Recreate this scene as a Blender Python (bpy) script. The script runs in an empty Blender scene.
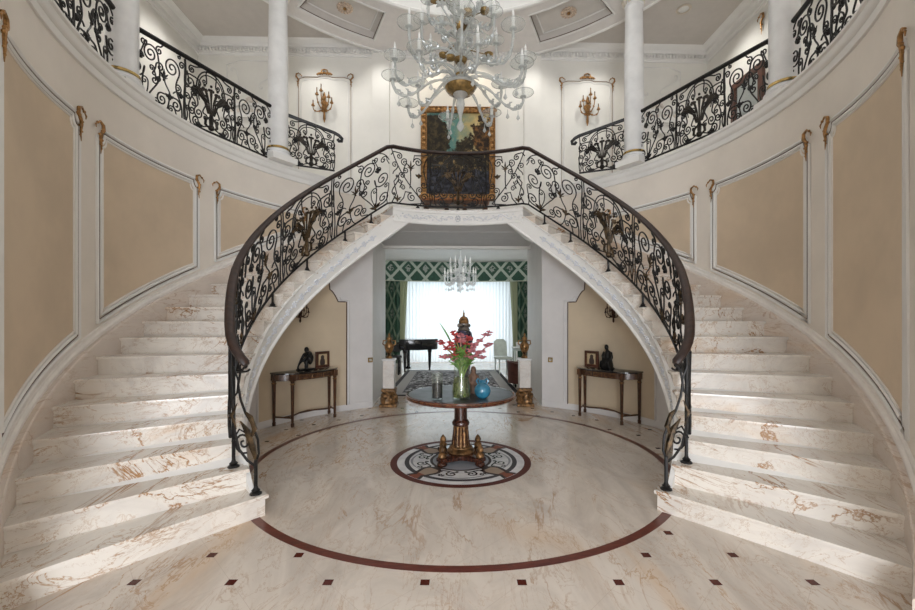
import bpy, math, random
from mathutils import Matrix, Vector
random.seed(7)
PI=math.pi
U=1.55                      # eye height in metres: all plan coordinates below are in this unit
CM=.01/U
SC=bpy.context.scene
COL=SC.collection
ZC=3.10                     # centre of the round hall
RI,RS,RW=1.445,2.308,2.355  # stair inner edge, stone skirting, curved wall
RLOW=1.98                   # lower wall under the stairs
RISE,DPH,PH0=.1104,.0992,2.4784
LAND=20*RISE
SOFF=2.04
GAL=2.668
YB=5.77                     # upper back wall
XW=3.54                      # upper side walls
CEIL=4.79
def nos(ph): return RISE*(PH0-abs(ph))/DPH
def pc(r,ph,z): return (r*math.sin(ph), ZC+r*math.cos(ph), z)
def phk(k): return PH0-DPH*k
PHL=phk(20)

# ------------------------------------------------------------------ mesh builder
class MB:
    def __init__(s): s.v=[]; s.f=[]
    def add(s,vs,fs):
        o=len(s.v); s.v+= [tuple(v) for v in vs]; s.f+=[tuple(i+o for i in f) for f in fs]
    def box(s,x0,x1,y0,y1,z0,z1):
        s.add([(x0,y0,z0),(x1,y0,z0),(x1,y1,z0),(x0,y1,z0),(x0,y0,z1),(x1,y0,z1),(x1,y1,z1),(x0,y1,z1)],
              [(0,3,2,1),(4,5,6,7),(0,1,5,4),(1,2,6,5),(2,3,7,6),(3,0,4,7)])
    def cbox(s,c,d,rz=0):
        ca,sa=math.cos(rz),math.sin(rz); vs=[]
        for dz in (-.5,.5):
            for dx,dy in ((-.5,-.5),(.5,-.5),(.5,.5),(-.5,.5)):
                x,y=dx*d[0],dy*d[1]
                vs.append((c[0]+x*ca-y*sa,c[1]+x*sa+y*ca,c[2]+dz*d[2]))
        s.add(vs,[(0,3,2,1),(4,5,6,7),(0,1,5,4),(1,2,6,5),(2,3,7,6),(3,0,4,7)])
    def bbox(s,c,d,b,rz=0):
        """box with chamfered vertical and horizontal edges"""
        ca,sa=math.cos(rz),math.sin(rz)
        def ring(ins,z):
            hx,hy=d[0]/2-ins,d[1]/2-ins; q=b
            P=[(-hx+q,-hy),(hx-q,-hy),(hx,-hy+q),(hx,hy-q),(hx-q,hy),(-hx+q,hy),(-hx,hy-q),(-hx,-hy+q)]
            return [(c[0]+x*ca-y*sa,c[1]+x*sa+y*ca,z) for x,y in P]
        h=d[2]/2
        rs=[ring(b,c[2]-h),ring(0,c[2]-h+b),ring(0,c[2]+h-b),ring(b,c[2]+h)]
        s.loft(rs,True,True)
    def loft(s,rings,closed=True,caps=True):
        n=len(rings[0]); o=len(s.v)
        for r in rings: s.v+=[tuple(p) for p in r]
        for i in range(len(rings)-1):
            for j in range(n if closed else n-1):
                a=o+i*n+j; b=o+i*n+(j+1)%n
                s.f.append((a,b,b+n,a+n))
        if caps and closed:
            s.f.append(tuple(o+j for j in reversed(range(n))))
            s.f.append(tuple(o+(len(rings)-1)*n+j for j in range(n)))
    def grid(s,fn,nu,nv):
        o=len(s.v)
        for i in range(nu+1):
            for j in range(nv+1): s.v.append(tuple(fn(i/nu,j/nv)))
        for i in range(nu):
            for j in range(nv):
                a=o+i*(nv+1)+j; s.f.append((a,a+nv+1,a+nv+2,a+1))
    def tube(s,pts,r,n=6,caps=True,closed=False):
        P=[Vector(p) for p in pts]; m=len(P)
        R=r if isinstance(r,(list,tuple)) else [r]*m
        T=[]
        for i in range(m):
            if closed: t=P[(i+1)%m]-P[i-1]
            else: t=P[min(i+1,m-1)]-P[max(i-1,0)]
            T.append(t.normalized() if t.length>1e-9 else Vector((0,0,1)))
        nrm=T[0].orthogonal().normalized(); rings=[]
        for i in range(m):
            nrm=(nrm-T[i]*nrm.dot(T[i]))
            nrm=nrm.normalized() if nrm.length>1e-6 else T[i].orthogonal().normalized()
            b=T[i].cross(nrm)
            rings.append([P[i]+(nrm*math.cos(2*PI*j/n)+b*math.sin(2*PI*j/n))*R[i] for j in range(n)])
        if closed: rings.append(rings[0])
        s.loft(rings,True,caps and not closed)
    def lathe(s,prof,n=16,c=(0,0,0),caps=True,flute=0,fn=0):
        rings=[]
        for r,z in prof:
            rings.append([(c[0]+r*(1+(flute*math.cos(fn*2*PI*j/n) if fn else 0))*math.cos(2*PI*j/n),
                           c[1]+r*(1+(flute*math.cos(fn*2*PI*j/n) if fn else 0))*math.sin(2*PI*j/n),c[2]+z) for j in range(n)])
        s.loft(rings,True,caps)
    def ball(s,c,r,nu=8,nv=6):
        rr=r if isinstance(r,(tuple,list)) else (r,r,r); rings=[]
        for i in range(nv+1):
            a=-PI/2+PI*i/nv; q=max(math.cos(a),.02)
            rings.append([(c[0]+rr[0]*q*math.cos(2*PI*j/nu),c[1]+rr[1]*q*math.sin(2*PI*j/nu),c[2]+rr[2]*math.sin(a)) for j in range(nu)])
        s.loft(rings,True,True)
    def prism(s,poly,z0,z1):
        s.loft([[(x,y,z0) for x,y in poly],[(x,y,z1) for x,y in poly]],True,True)
    def arc(s,sec,ph0,ph1,n,zf=None,caps=True):
        """closed section [(r,z)] swept round the hall's axis"""
        rings=[]
        for i in range(n+1):
            ph=ph0+(ph1-ph0)*i/n; dz=zf(ph) if zf else 0
            rings.append([pc(r,ph,z+dz) for r,z in sec])
        if ph1<ph0: rings=rings[::-1]
        s.loft(rings,True,caps)
    def shell(s,r,ph0,ph1,n,zb,zt,th=.04):
        """curved wall slab, zb/zt functions of the angle"""
        rings=[]
        for i in range(n+1):
            ph=ph0+(ph1-ph0)*i/n
            rings.append([pc(r,ph,zb(ph)),pc(r,ph,zt(ph)),pc(r+th,ph,zt(ph)),pc(r+th,ph,zb(ph))])
        s.loft(rings,True,True)

T=Matrix.Identity(4)
def place(x=0,y=0,z=0,rz=0,metres=False,sx=1,rx=0):
    global T
    T=Matrix.Translation((x,y,z))@Matrix.Rotation(rz,4,'Z')@Matrix.Rotation(rx,4,'X')
    if metres: T=T@Matrix.Diagonal((sx/U,1/U,1/U,1))
    elif sx!=1: T=T@Matrix.Diagonal((sx,1,1,1))
def unplace():
    global T
    T=Matrix.Identity(4)
WL={}
def obj(name,mb,mat,parent=None,sharp=40,label=None,kind=None):
    org=WL[parent.name] if parent else Vector((0,0,0))
    vs=[(T@Vector(v))*U-org for v in mb.v]
    me=bpy.data.meshes.new(name); me.from_pydata([tuple(v) for v in vs],[],mb.f); me.update()
    import bmesh
    b=bmesh.new(); b.from_mesh(me); bmesh.ops.recalc_face_normals(b,faces=b.faces); b.to_mesh(me); b.free()
    me.shade_smooth()
    try: me.set_sharp_from_angle(angle=math.radians(sharp))
    except Exception: pass
    me.materials.append(mat)
    o=bpy.data.objects.new(name,me); COL.objects.link(o)
    if parent: o.parent=parent
    WL[o.name]=org.copy()
    if label: o['label']=label
    if kind: o['kind']=kind
    return o
def struct(name,mb,mat,parent=None,sharp=40):
    return obj(name,mb,mat,parent,sharp,kind=None if parent else 'structure')
def thing(name,label,cat,loc=None,group=None):
    o=bpy.data.objects.new(name,None); COL.objects.link(o)
    o.empty_display_size=.1
    l=(T@Vector((0,0,0)) if loc is None else Vector(loc))*U
    o.location=l; WL[o.name]=l.copy()
    o['label']=label; o['category']=cat
    if group: o['group']=group
    return o
def tag(o,label,cat,group=None):
    o['label']=label; o['category']=cat
    if group: o['group']=group
    return o

# ------------------------------------------------------------------ materials
class E:
    def __init__(s,t,k): s.t=t; s.k=k
    def _m(s,op,*a):
        n=s.t.nodes.new('ShaderNodeMath'); n.operation=op
        for i,x in enumerate((s,)+a):
            if isinstance(x,E): s.t.links.new(x.k,n.inputs[i])
            else: n.inputs[i].default_value=x
        return E(s.t,n.outputs[0])
    def __add__(s,o): return s._m('ADD',o)
    __radd__=__add__
    def __sub__(s,o): return s._m('SUBTRACT',o)
    def __rsub__(s,o): return (s*-1)+o
    def __mul__(s,o): return s._m('MULTIPLY',o)
    __rmul__=__mul__
    def __truediv__(s,o): return s._m('DIVIDE',o)
    def abs(s): return s._m('ABSOLUTE')
    def lt(s,o): return s._m('LESS_THAN',o)
    def gt(s,o): return s._m('GREATER_THAN',o)
    def max(s,o): return s._m('MAXIMUM',o)
    def min(s,o): return s._m('MINIMUM',o)
    def floor(s): return s._m('FLOOR')
    def frac(s): return s._m('FRACT')
    def sqrt(s): return s._m('SQRT')
    def pow(s,o): return s._m('POWER',o)
    def sin(s): return s._m('SINE')
    def cos(s): return s._m('COSINE')
    def atan2(s,o): return s._m('ARCTAN2',o)
    def clamp(s): return s.max(0.).min(1.)
    def ss(s,a,b):
        n=s.t.nodes.new('ShaderNodeMapRange'); n.interpolation_type='SMOOTHSTEP'
        n.inputs['From Min'].default_value=a; n.inputs['From Max'].default_value=b
        s.t.links.new(s.k,n.inputs['Value']); return E(s.t,n.outputs['Result'])
class Mat:
    def __init__(s,name,rough=.5,metal=0,col=(.8,.8,.8),coat=0,spec=.5):
        s.m=bpy.data.materials.new(name); s.m.use_nodes=True; s.t=s.m.node_tree
        s.b=s.t.nodes['Principled BSDF']; s.b.inputs['Roughness'].default_value=rough
        s.b.inputs['Metallic'].default_value=metal; s.b.inputs['Base Color'].default_value=(*col,1)
        s.b.inputs['Coat Weight'].default_value=coat; s.b.inputs['Specular IOR Level'].default_value=spec
        s.tc=s.t.nodes.new('ShaderNodeTexCoord')
    def xyz(s):
        n=s.t.nodes.new('ShaderNodeSeparateXYZ'); s.t.links.new(s.tc.outputs['Object'],n.inputs[0])
        return [E(s.t,n.outputs[i]) for i in range(3)]
    def noise(s,scale,detail=3,rough=.5,dist=0,map=None,vec=None,off=(0,0,0)):
        n=s.t.nodes.new('ShaderNodeTexNoise'); n.inputs['Scale'].default_value=scale
        n.inputs['Detail'].default_value=detail; n.inputs['Roughness'].default_value=rough; n.inputs['Distortion'].default_value=dist
        mp=s.t.nodes.new('ShaderNodeMapping'); s.t.links.new(s.tc.outputs['Object'],mp.inputs[0])
        mp.inputs['Location'].default_value=off
        if map: mp.inputs['Rotation'].default_value=map[0]; mp.inputs['Scale'].default_value=map[1]
        s.t.links.new(mp.outputs[0],n.inputs['Vector'])
        return E(s.t,n.outputs['Fac'])
    def mix(s,a,b,f):
        n=s.t.nodes.new('ShaderNodeMix'); n.data_type='RGBA'
        for x,i in ((a,6),(b,7)):
            if isinstance(x,tuple): n.inputs[i].default_value=(*x,1)
            else: s.t.links.new(x,n.inputs[i])
        if isinstance(f,E): s.t.links.new(f.k,n.inputs[0])
        else: n.inputs[0].default_value=f
        return n.outputs[2]
    def base(s,c): s.t.links.new(c,s.b.inputs['Base Color'])
    def bump(s,h,strength=.2,dist=.01):
        n=s.t.nodes.new('ShaderNodeBump'); n.inputs['Strength'].default_value=strength; n.inputs['Distance'].default_value=dist
        s.t.links.new(h.k,n.inputs['Height']); s.t.links.new(n.outputs[0],s.b.inputs['Normal'])

def marble_col(M,base=(.80,.77,.73),vein=(.34,.17,.06),grey=(.60,.56,.52),amt=1.0,off=(0,0,0),fine=1.0):
    ROT=((.3,.5,.6),(1,.35,1.6))
    n1=M.noise(1.1,8,.6,1.6,ROT,off=off); n2=M.noise(2.6,8,.62,1.2,((.1,-.4,-.5),(1.,.4,1.4)),off=off); n4=M.noise(3.4,8,.66,1.8,((.5,.2,.75),(1.,.30,1.3)),off=(off[0]+5,off[1],2))
    m1=M.noise(.9,3,.5,0,off=(3.1+off[0],7,1)); m2=M.noise(.55,2,.5,0,off=(9+off[0],2,5))
    c=M.mix(base,grey,(n2.ss(.35,.75))*.75)
    warm=M.noise(1.7,5,.6,.6,ROT,off=(1+off[0],1,1)).ss(.48,.76)*m2.ss(.38,.60)
    c=M.mix(c,(.62,.41,.23),warm*(.7*amt))
    f1=(1-((n4-.5).abs()).ss(.0,.012))*n1.ss(.30,.56)
    c=M.mix(c,(.50,.37,.27),(f1*(.55*fine)).clamp())
    v1=(1-((n1-.5).abs()).ss(.0,.015))*m1.ss(.46,.62)
    v2=(1-((n2-.46).abs()).ss(.0,.012))*m2.ss(.40,.58)
    c=M.mix(c,vein,(v1*(.85*amt)).clamp()); c=M.mix(c,(.46,.29,.16),(v2*(.7*amt)).clamp())
    return c,n2
def m_marble(name,rough=.22,**k):
    M=Mat(name,rough,spec=.5); c,_=marble_col(M,**k); M.base(c); return M.m
def plain(name,col,rough=.5,metal=0,coat=0,var=.06,vs=6,bump=0,bs=60,spec=.5):
    M=Mat(name,rough,metal,col,coat,spec); n=M.noise(vs,4,.6)
    lo=tuple(max(0,c*(1-var*2)) for c in col); hi=tuple(min(1,c*(1+var)) for c in col)
    M.base(M.mix(lo,hi,n.ss(.3,.7)))
    if bump: M.bump(M.noise(bs,3,.6),bump,.004)
    return M.m
def m_wood(name,dark,light,rough=.3,coat=.3,sc=6):
    M=Mat(name,rough,0,dark,coat); n=M.noise(sc,6,.6,1.5,((0,0,0),(1,6,1)))
    M.base(M.mix(dark,light,n.ss(.35,.7))); return M.m
def m_glass(name,tint=(.93,.96,.97),clear=.55,diff=.35,rough=.05):
    """thin decorative glass: part clear, part milky body, glossy skin"""
    m=bpy.data.materials.new(name); m.use_nodes=True; t=m.node_tree; t.nodes.clear()
    out=t.nodes.new('ShaderNodeOutputMaterial'); tr=t.nodes.new('ShaderNodeBsdfTransparent'); tr.inputs[0].default_value=(*tint,1)
    df=t.nodes.new('ShaderNodeBsdfDiffuse'); df.inputs[0].default_value=(*tint,1)
    tl=t.nodes.new('ShaderNodeBsdfTranslucent'); tl.inputs[0].default_value=(*tint,1)
    gl=t.nodes.new('ShaderNodeBsdfGlossy'); gl.inputs[1].default_value=rough
    lw=t.nodes.new('ShaderNodeLayerWeight'); lw.inputs[0].default_value=.5
    pw=t.nodes.new('ShaderNodeMath'); pw.operation='POWER'; pw.inputs[1].default_value=4; t.links.new(lw.outputs['Facing'],pw.inputs[0])
    fr=t.nodes.new('ShaderNodeMath'); fr.operation='MULTIPLY_ADD'; fr.inputs[1].default_value=.6; fr.inputs[2].default_value=.04; t.links.new(pw.outputs[0],fr.inputs[0])
    nz=t.nodes.new('ShaderNodeTexNoise'); nz.inputs['Scale'].default_value=30
    a=t.nodes.new('ShaderNodeMixShader'); a.inputs[0].default_value=.4
    b=t.nodes.new('ShaderNodeMixShader'); c=t.nodes.new('ShaderNodeMixShader'); L=t.links.new
    mr=t.nodes.new('ShaderNodeMapRange'); v_=min(.15,(1-clear)*.4); mr.inputs['To Min'].default_value=1-clear-v_; mr.inputs['To Max'].default_value=1-clear+v_
    L(nz.outputs['Fac'],mr.inputs['Value'])
    L(df.outputs[0],a.inputs[1]); L(tl.outputs[0],a.inputs[2]); L(mr.outputs[0],b.inputs[0]); L(tr.outputs[0],b.inputs[1]); L(a.outputs[0],b.inputs[2])
    L(fr.outputs[0],c.inputs[0]); L(b.outputs[0],c.inputs[1]); L(gl.outputs[0],c.inputs[2]); L(c.outputs[0],out.inputs[0])
    return m
def m_cloth(name,col,trans=.3,pattern=None):
    m=bpy.data.materials.new(name); m.use_nodes=True; t=m.node_tree; L=t.links.new
    out=t.nodes['Material Output']; b=t.nodes['Principled BSDF']; b.inputs['Roughness'].default_value=.85; b.inputs['Base Color'].default_value=(*col,1)
    tl=t.nodes.new('ShaderNodeBsdfTranslucent'); tl.inputs[0].default_value=(*col,1)
    mx=t.nodes.new('ShaderNodeMixShader'); mx.inputs[0].default_value=trans
    L(b.outputs[0],mx.inputs[1]); L(tl.outputs[0],mx.inputs[2]); L(mx.outputs[0],out.inputs[0])
    n=t.nodes.new('ShaderNodeTexNoise'); n.inputs['Scale'].default_value=80
    bp=t.nodes.new('ShaderNodeBump'); bp.inputs['Strength'].default_value=.1; L(n.outputs['Fac'],bp.inputs['Height']); L(bp.outputs[0],b.inputs['Normal'])
    return m

MARBLE=m_marble('step marble',amt=1.3,fine=1.7,base=(.79,.745,.68))
MARBLE2=m_marble('landing marble',amt=.4,base=(.80,.79,.77))
SKIRT=m_marble('skirting marble',rough=.3,base=(.70,.62,.55),grey=(.60,.52,.46),amt=.7)
PLASTER=plain('cream plaster',(.78,.72,.645),.6,var=.03,vs=1.5)
WHITE=plain('white plaster',(.80,.79,.765),.55,var=.02,vs=2)
WHITEP=plain('white upper paint',(.84,.825,.775),.55,var=.02,vs=2)
MOULD=plain('white moulding paint',(.80,.765,.72),.45,var=.03)
BEIGE=plain('beige wall fabric',(.65,.525,.385),.8,var=.05,vs=1.2,bump=.15,bs=120)
BEIGEL=plain('tan lower wall',(.64,.53,.385),.7,var=.04,vs=1.5)
LOWW=plain('pale lower wall',(.72,.70,.69),.6,var=.03,vs=2)
DLINE=plain('dark bronze line',(.10,.055,.035),.4,var=.1)
GILT=plain('gilding',(.40,.215,.08),.42,.65,var=.25,vs=25)
ANTG=plain('antique gilding',(.25,.135,.055),.45,.6,var=.4,vs=18)
BRASS=plain('brass',(.62,.44,.17),.25,.9,var=.1)
IRON=plain('wrought iron',(.012,.011,.011),.42,.3,var=.3,vs=20)
BRONZE=plain('dark bronze leaf',(.085,.055,.028),.4,.6,var=.5,vs=14)
RAILW=m_wood('dark handrail',(.016,.007,.005),(.040,.018,.011),.5,0)
MAHOG=m_wood('mahogany',(.045,.014,.009),(.15,.046,.022),.2,.6)
WALNUT=m_wood('walnut inlay',(.040,.017,.010),(.125,.055,.024),.3,.4)
WAXB=plain('black wax',(.010,.009,.010),.75,var=.2)
DMAH=m_wood('dark mahogany',(.026,.009,.006),(.085,.028,.015),.25,.4)
BLACKW=plain('black lacquer',(.008,.008,.009),.12,0,.5,var=.2)
BLACKM=plain('black marble',(.014,.014,.015),.08,0,.6,var=.6,vs=5)
TOPM=plain('dark tabletop',(.055,.056,.06),.32,0,0,var=.4,vs=5,spec=.3)
BRONZEF=plain('black bronze',(.015,.014,.013),.35,.5,var=.3)
COLM=plain('column marble',(.78,.78,.775),.3,0,.1,var=.05,vs=3)
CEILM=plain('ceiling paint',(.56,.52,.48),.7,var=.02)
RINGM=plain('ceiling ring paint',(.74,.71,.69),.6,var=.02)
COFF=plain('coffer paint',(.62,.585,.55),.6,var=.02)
GLASSM=m_glass('milky chandelier glass',tint=(.80,.82,.81),clear=.48)
DISH=m_glass('thin clear dish glass',tint=(.88,.90,.89),clear=.77)
CRYST=m_glass('clear crystal',tint=(.97,.98,.98),clear=.35)
GLASSV=m_glass('clear vase glass',tint=(.95,.97,.95),clear=.988)
BLUEG=plain('blue glazed glass',(.035,.20,.32),.12,0,.6,var=.2,vs=9)
LEAF=plain('green leaf',(.10,.22,.035),.5,var=.3,vs=9)
STEMG=plain('pale green stem',(.20,.30,.06),.5,var=.3,vs=9)
PETR=plain('red petal',(.44,.045,.045),.5,var=.3,vs=30)
PETP=plain('dusky pink petal',(.46,.16,.18),.5,var=.25,vs=30)
CANDLE=plain('candle wax',(.80,.76,.68),.5,var=.03)
# ------------------------------------------------------------------ floor
def floor_mat():
    M=Mat('floor marble tiles',.10,spec=.24); x,y,z=M.xyz()
    c,n2=marble_col(M,base=(.70,.635,.565),vein=(.40,.24,.13),grey=(.46,.405,.355),amt=1.15,off=(4,2,0),fine=1.5)
    p=.370*U; x0=.035*U; y0=1.7745*U
    xs=x+.056*U; ys=y+.02*U
    dx=(xs*.99963-ys*.0271)-x0; dy=(ys*.99963+xs*.0271)-y0; rr=((x*x)+((y-ZC*U)*(y-ZC*U))).sqrt()
    outside=rr.gt(1.475*U)
    # two interleaved square lattices of small square insets
    def lat(ax,ay):
        a=(((dx+ax)/p+.5).frac()-.5).abs()*p; b=(((dy+ay)/p+.5).frac()-.5).abs()*p
        return a.max(b).lt(.0175*U)
    dia=lat(0,0).max(lat(p/2,p/2))*outside
    u=(dx+dy)/p; v=(dx-dy)/p
    def joint(w): return ((w+.5).frac()-.5).abs().lt(.0035)
    j=joint(u).max(joint(v))
    jin=joint(u*.5).max(joint(v*.5))
    c=M.mix(c,(.45,.36,.30),(j*outside*.45).max(jin*(1-outside)*.25))
    c=M.mix(c,(.085,.016,.010),dia); M.base(c); return M.m
b=MB(); b.box(-3.7,3.7,-2.6,10.6,-.06,0); floor=struct('floor',b,floor_mat())
REDM=m_wood('red brown marble inlay',(.085,.016,.010),(.17,.038,.022),.3,0,9)
b=MB(); b.arc([(1.425,.0002),(1.47,.0002),(1.47,.0008),(1.425,.0008)],-PI,PI,160,caps=False); struct('inlay_ring',b,REDM,floor)
# medallion under the centre table
ZM,RM=2.962,.498
def med_mat():
    M=Mat('medallion inlay',.5,spec=.12); x,y,z=M.xyz(); y=y-ZM*U
    r=((x*x)+(y*y)).sqrt()/(RM*U); a=(x.abs()*.70711); a2=(y.abs()*.70711)
    al=a+a2; ac=(a-a2).abs()          # along and across the four diagonals
    al=al/(RM*U); ac=ac/(RM*U)
    n=M.noise(8,4,.6)
    white=M.mix((.62,.62,.64),(.80,.80,.80),n.ss(.3,.7))
    c=M.mix(white,(.055,.05,.055),r.gt(.735)*r.lt(.80))
    # waving dark band each side of the diagonals, with tan ovals between
    wave=(al*26).sin()*.012
    halfw=((al*9.5-1.2).sin().abs())*.085+.035+wave
    arm=ac.lt(halfw+.040)*r.lt(.90); inner=ac.lt(halfw-.012)*r.lt(.90)
    c=M.mix(c,(.045,.03,.025),arm)
    c=M.mix(c,(.40,.30,.22),inner*((al*9.5-1.2).sin().abs().gt(.45)))
    c=M.mix(c,(.24,.07,.035),inner*al.gt(.74))
    c=M.mix(c,(.36,.37,.40),r.lt(.44)); c=M.mix(c,(.045,.03,.025),r.gt(.40)*r.lt(.44))
    # grey leaf sprays near the rim of each field
    fx=(x.abs().min(y.abs()))/(RM*U); fy=(x.abs().max(y.abs()))/(RM*U)
    sp=(fy-(.70-fx*fx*1.1)).abs().lt(.018-fx*.03)*fx.lt(.36)
    c=M.mix(c,(.30,.31,.33),sp)
    c=M.mix(c,(.095,.022,.014),r.gt(.905)); M.base(c); return M.m
b=MB(); b.lathe([(RM,.0003),(RM,.0009)],96,(0,ZM,0)); struct('medallion',b,med_mat(),floor)

# scrolls --------------------------------------------------------------
def clothoid(kind,n=64,c0=1.15,c1=33,p=4.2):
    pts=[]; h=0; x=y=0; N=n
    for i in range(N+1):
        pts.append(complex(x,y)); u=-1+2*(i+.5)/N
        k=(c0+c1*abs(u)**p) if kind=='C' else (1 if u>0 else -1)*(c1*.95*abs(u)**(p*.8)+.15)
        h+=k*2/N; x+=math.cos(h)*2/N; y+=math.sin(h)*2/N
    return pts
CLO={'C':clothoid('C'),'S':clothoid('S'),'c':clothoid('C',52,.9,19,3.6),'s':clothoid('S',52,.9,19,3.4)}
def scroll(kind,A,B,flip=False):
    P=CLO[kind]; a,bb=P[0],P[-1]; A=complex(*A); B=complex(*B)
    q=[]
    for p in P:
        w=(p-a)/(bb-a)
        if flip: w=w.conjugate()
        z=A+w*(B-A); q.append((z.real,z.imag))
    return q
def spiral(c,r,a0,turns,end=.12,n=40):
    out=[]
    for i in range(n+1):
        f=i/n; rr=r*(1-f*(1-end)); a=a0+turns*2*PI*f
        out.append((c[0]+rr*math.cos(a),c[1]+rr*math.sin(a)))
    return out
def bez(p0,p1,p2,p3,n=14):
    return [tuple((1-t)**3*p0[i]+3*(1-t)**2*t*p1[i]+3*(1-t)*t*t*p2[i]+t**3*p3[i] for i in range(len(p0))) for t in [k/n for k in range(n+1)]]
b=MB()                                                     # black scrollwork of the medallion
for q in range(4):
    ca,sa=math.cos(q*PI/2),math.sin(q*PI/2)
    for s in (-1,1):
        for pts in (spiral((s*.065,-.275),.040,PI/2 if s<0 else PI/2,-1.3*s),scroll('S',(s*.03,-.24),(s*.135,-.22),s>0),spiral((s*.135,-.285),.022,0,1.1*s)):
            P=[(x*ca-y*sa,ZM+x*sa+y*ca) for x,y in pts]
            L=[];
            for i,(x,y) in enumerate(P):
                dx,dy=(P[min(i+1,len(P)-1)][0]-P[max(i-1,0)][0],P[min(i+1,len(P)-1)][1]-P[max(i-1,0)][1]); d=math.hypot(dx,dy) or 1
                L.append([(x-dy/d*.006,y+dx/d*.006,.0012),(x+dy/d*.006,y-dx/d*.006,.0012)])
            b.loft(L,False,False)
struct('medallion_scrollwork',b,BLACKM,floor)

# ------------------------------------------------------------------ curved hall walls with framed panels
SIDE={-1:'left',1:'right'}
def gilt_bracket(mb,F,sc=1.0):
    """acanthus bracket in local (u,v) mapped by F(u,v,off)"""
    sp=[F(u,v,.014) for u,v in [(-.030*sc,.085*sc),(-.006*sc,.105*sc),(.024*sc,.09*sc),(.028*sc,.055*sc),(.004*sc,.03*sc),(-.004*sc,0),(.006*sc,-.045*sc),(.0,-.10*sc)]]
    mb.tube(sp,[.004*sc,.007*sc,.010*sc,.011*sc,.010*sc,.009*sc,.006*sc,.002*sc],6)
    for u,v,r in ((-.03,.088,.009),(.02,.05,.012),(-.010,.02,.009),(.012,-.01,.009),(-.006,-.04,.007),(.008,-.065,.006)):
        p=F(u*sc,v*sc,.014); mb.ball(p,r*sc,6,5)
    mb.tube([F(-.03*sc,.088*sc,.014),F(-.05*sc,.07*sc,.014),F(-.045*sc,.05*sc,.014)],[.004*sc,.005*sc,.002*sc],5)
def wall_side(s):
    nm=SIDE[s]
    W=lambda ph,z,off: pc(RW-off,s*ph,z)
    b=MB(); b.shell(RW,s*(PHL+.012),s*PH0*1.0,64,lambda p:0,lambda p:GAL-.001,.05)
    wl=struct('wall_'+nm,b,PLASTER)
    # panels: (ph0 lower end nearest camera, ph1)
    for idx,(pa,pb) in enumerate(((2.195,1.823),(1.748,1.322),(1.248,.82))):
        zt=2.228; d=.166
        q=MB()
        m=.056
        fa,fb=pa-m/RW*1.0,pb+m/RW
        q.grid(lambda u,v:W(fa+(fb-fa)*u,(nos(fa+(fb-fa)*u)+d+m*1.25)+(zt-m-(nos(fa+(fb-fa)*u)+d+m*1.25))*v,.004),16,8)
        pn=obj('wall_panel',q,BEIGE,wl)
        def frame(ins,notch):
            a,c=pa-ins/RW,pb+ins/RW; top=zt-ins
            P=[]
            n=14
            for i in range(n+1):
                ph=a+(c-a)*i/n; P.append((ph,nos(ph)+d+ins*1.25))
            P.append((c,top-notch*1.6))
            for k in range(1,6):
                t=k/6; P.append((c+(notch/RW)*math.sin(t*PI/2)*1.0,top-notch*1.6+notch*1.6*(1-math.cos(t*PI/2))))
            for i in range(9):
                ph=c+notch/RW+(a-c-2*notch/RW)*i/8; P.append((ph,top))
            for k in range(1,6):
                t=1-k/6; P.append((a-(notch/RW)*math.sin(t*PI/2),top-notch*1.6+notch*1.6*(1-math.cos(t*PI/2))))
            P.append((a,top-notch*1.6))
            return P
        for ins,rad,mt,off,name in ((0,.012,WHITE,.003,'panel_moulding'),(.017,.0030,DLINE,.007,'dark_moulding_line'),(.031,.012,WHITE,.003,'panel_moulding'),(.052,.0075,MOULD,.003,'panel_moulding')):
            q=MB(); q.tube([W(ph,z,off) for ph,z in frame(ins,.035)],rad,6,closed=True); obj(name,q,mt,pn)
        for ph0,sg in ((pa,1),(pb,-1)):
            q=MB(); gilt_bracket(q,lambda u,v,off,ph0=ph0,sg=sg:W(ph0-sg*(.008+u)/RW,zt-.065+v,off+.006),1.0); obj('gilt_ornament',q,GILT,pn)
    # broad base moulding above the skirting
    q=MB(); n=70
    sec=lambda p:[(RW-.022,nos(p)+.085),(RW-.022,nos(p)+.105),(RW-.012,nos(p)+.115),(RW-.012,nos(p)+.135),(RW+.002,nos(p)+.14),(RW+.002,nos(p)+.085)]
    rings=[]
    for i in range(n+1):
        p=PH0-.02+(.56-PH0+.02)*i/n; rings.append([pc(r,s*p,z) for r,z in sec(p)])
    q.loft(rings); struct('base_moulding',q,MOULD,wl)
    # marble skirting following the stair
    q=MB(); rings=[]
    for i in range(n+1):
        p=PH0-.01+(PHL-PH0+.01)*i/n; t=nos(p)+.085; bt=max(0,t-.30)
        rings.append([pc(RS,s*p,bt),pc(RS,s*p,t-.006),pc(RS+.006,s*p,t),pc(RW+.01,s*p,t),pc(RW+.01,s*p,bt)])
    q.loft(rings); obj('skirting',q,SKIRT,wl)
    # cornice band under the gallery edge
    q=MB()
    sec=[(RW,2.53),(RW-.012,2.535),(RW-.016,2.552),(RW-.016,2.578),(RW-.028,2.588),(RW-.034,2.606),(RW-.034,2.634),(RW-.046,2.645),(RW-.046,2.662),(RW-.036,GAL),(RW+.05,GAL),(RW+.05,2.53)]
    q.arc(sec,s*(PHL+.014),s*PH0,70); struct('gallery_cornice',q,MOULD if 0 else WHITE,wl)
    return wl
wl_l=wall_side(-1); wl_r=wall_side(1)

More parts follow.
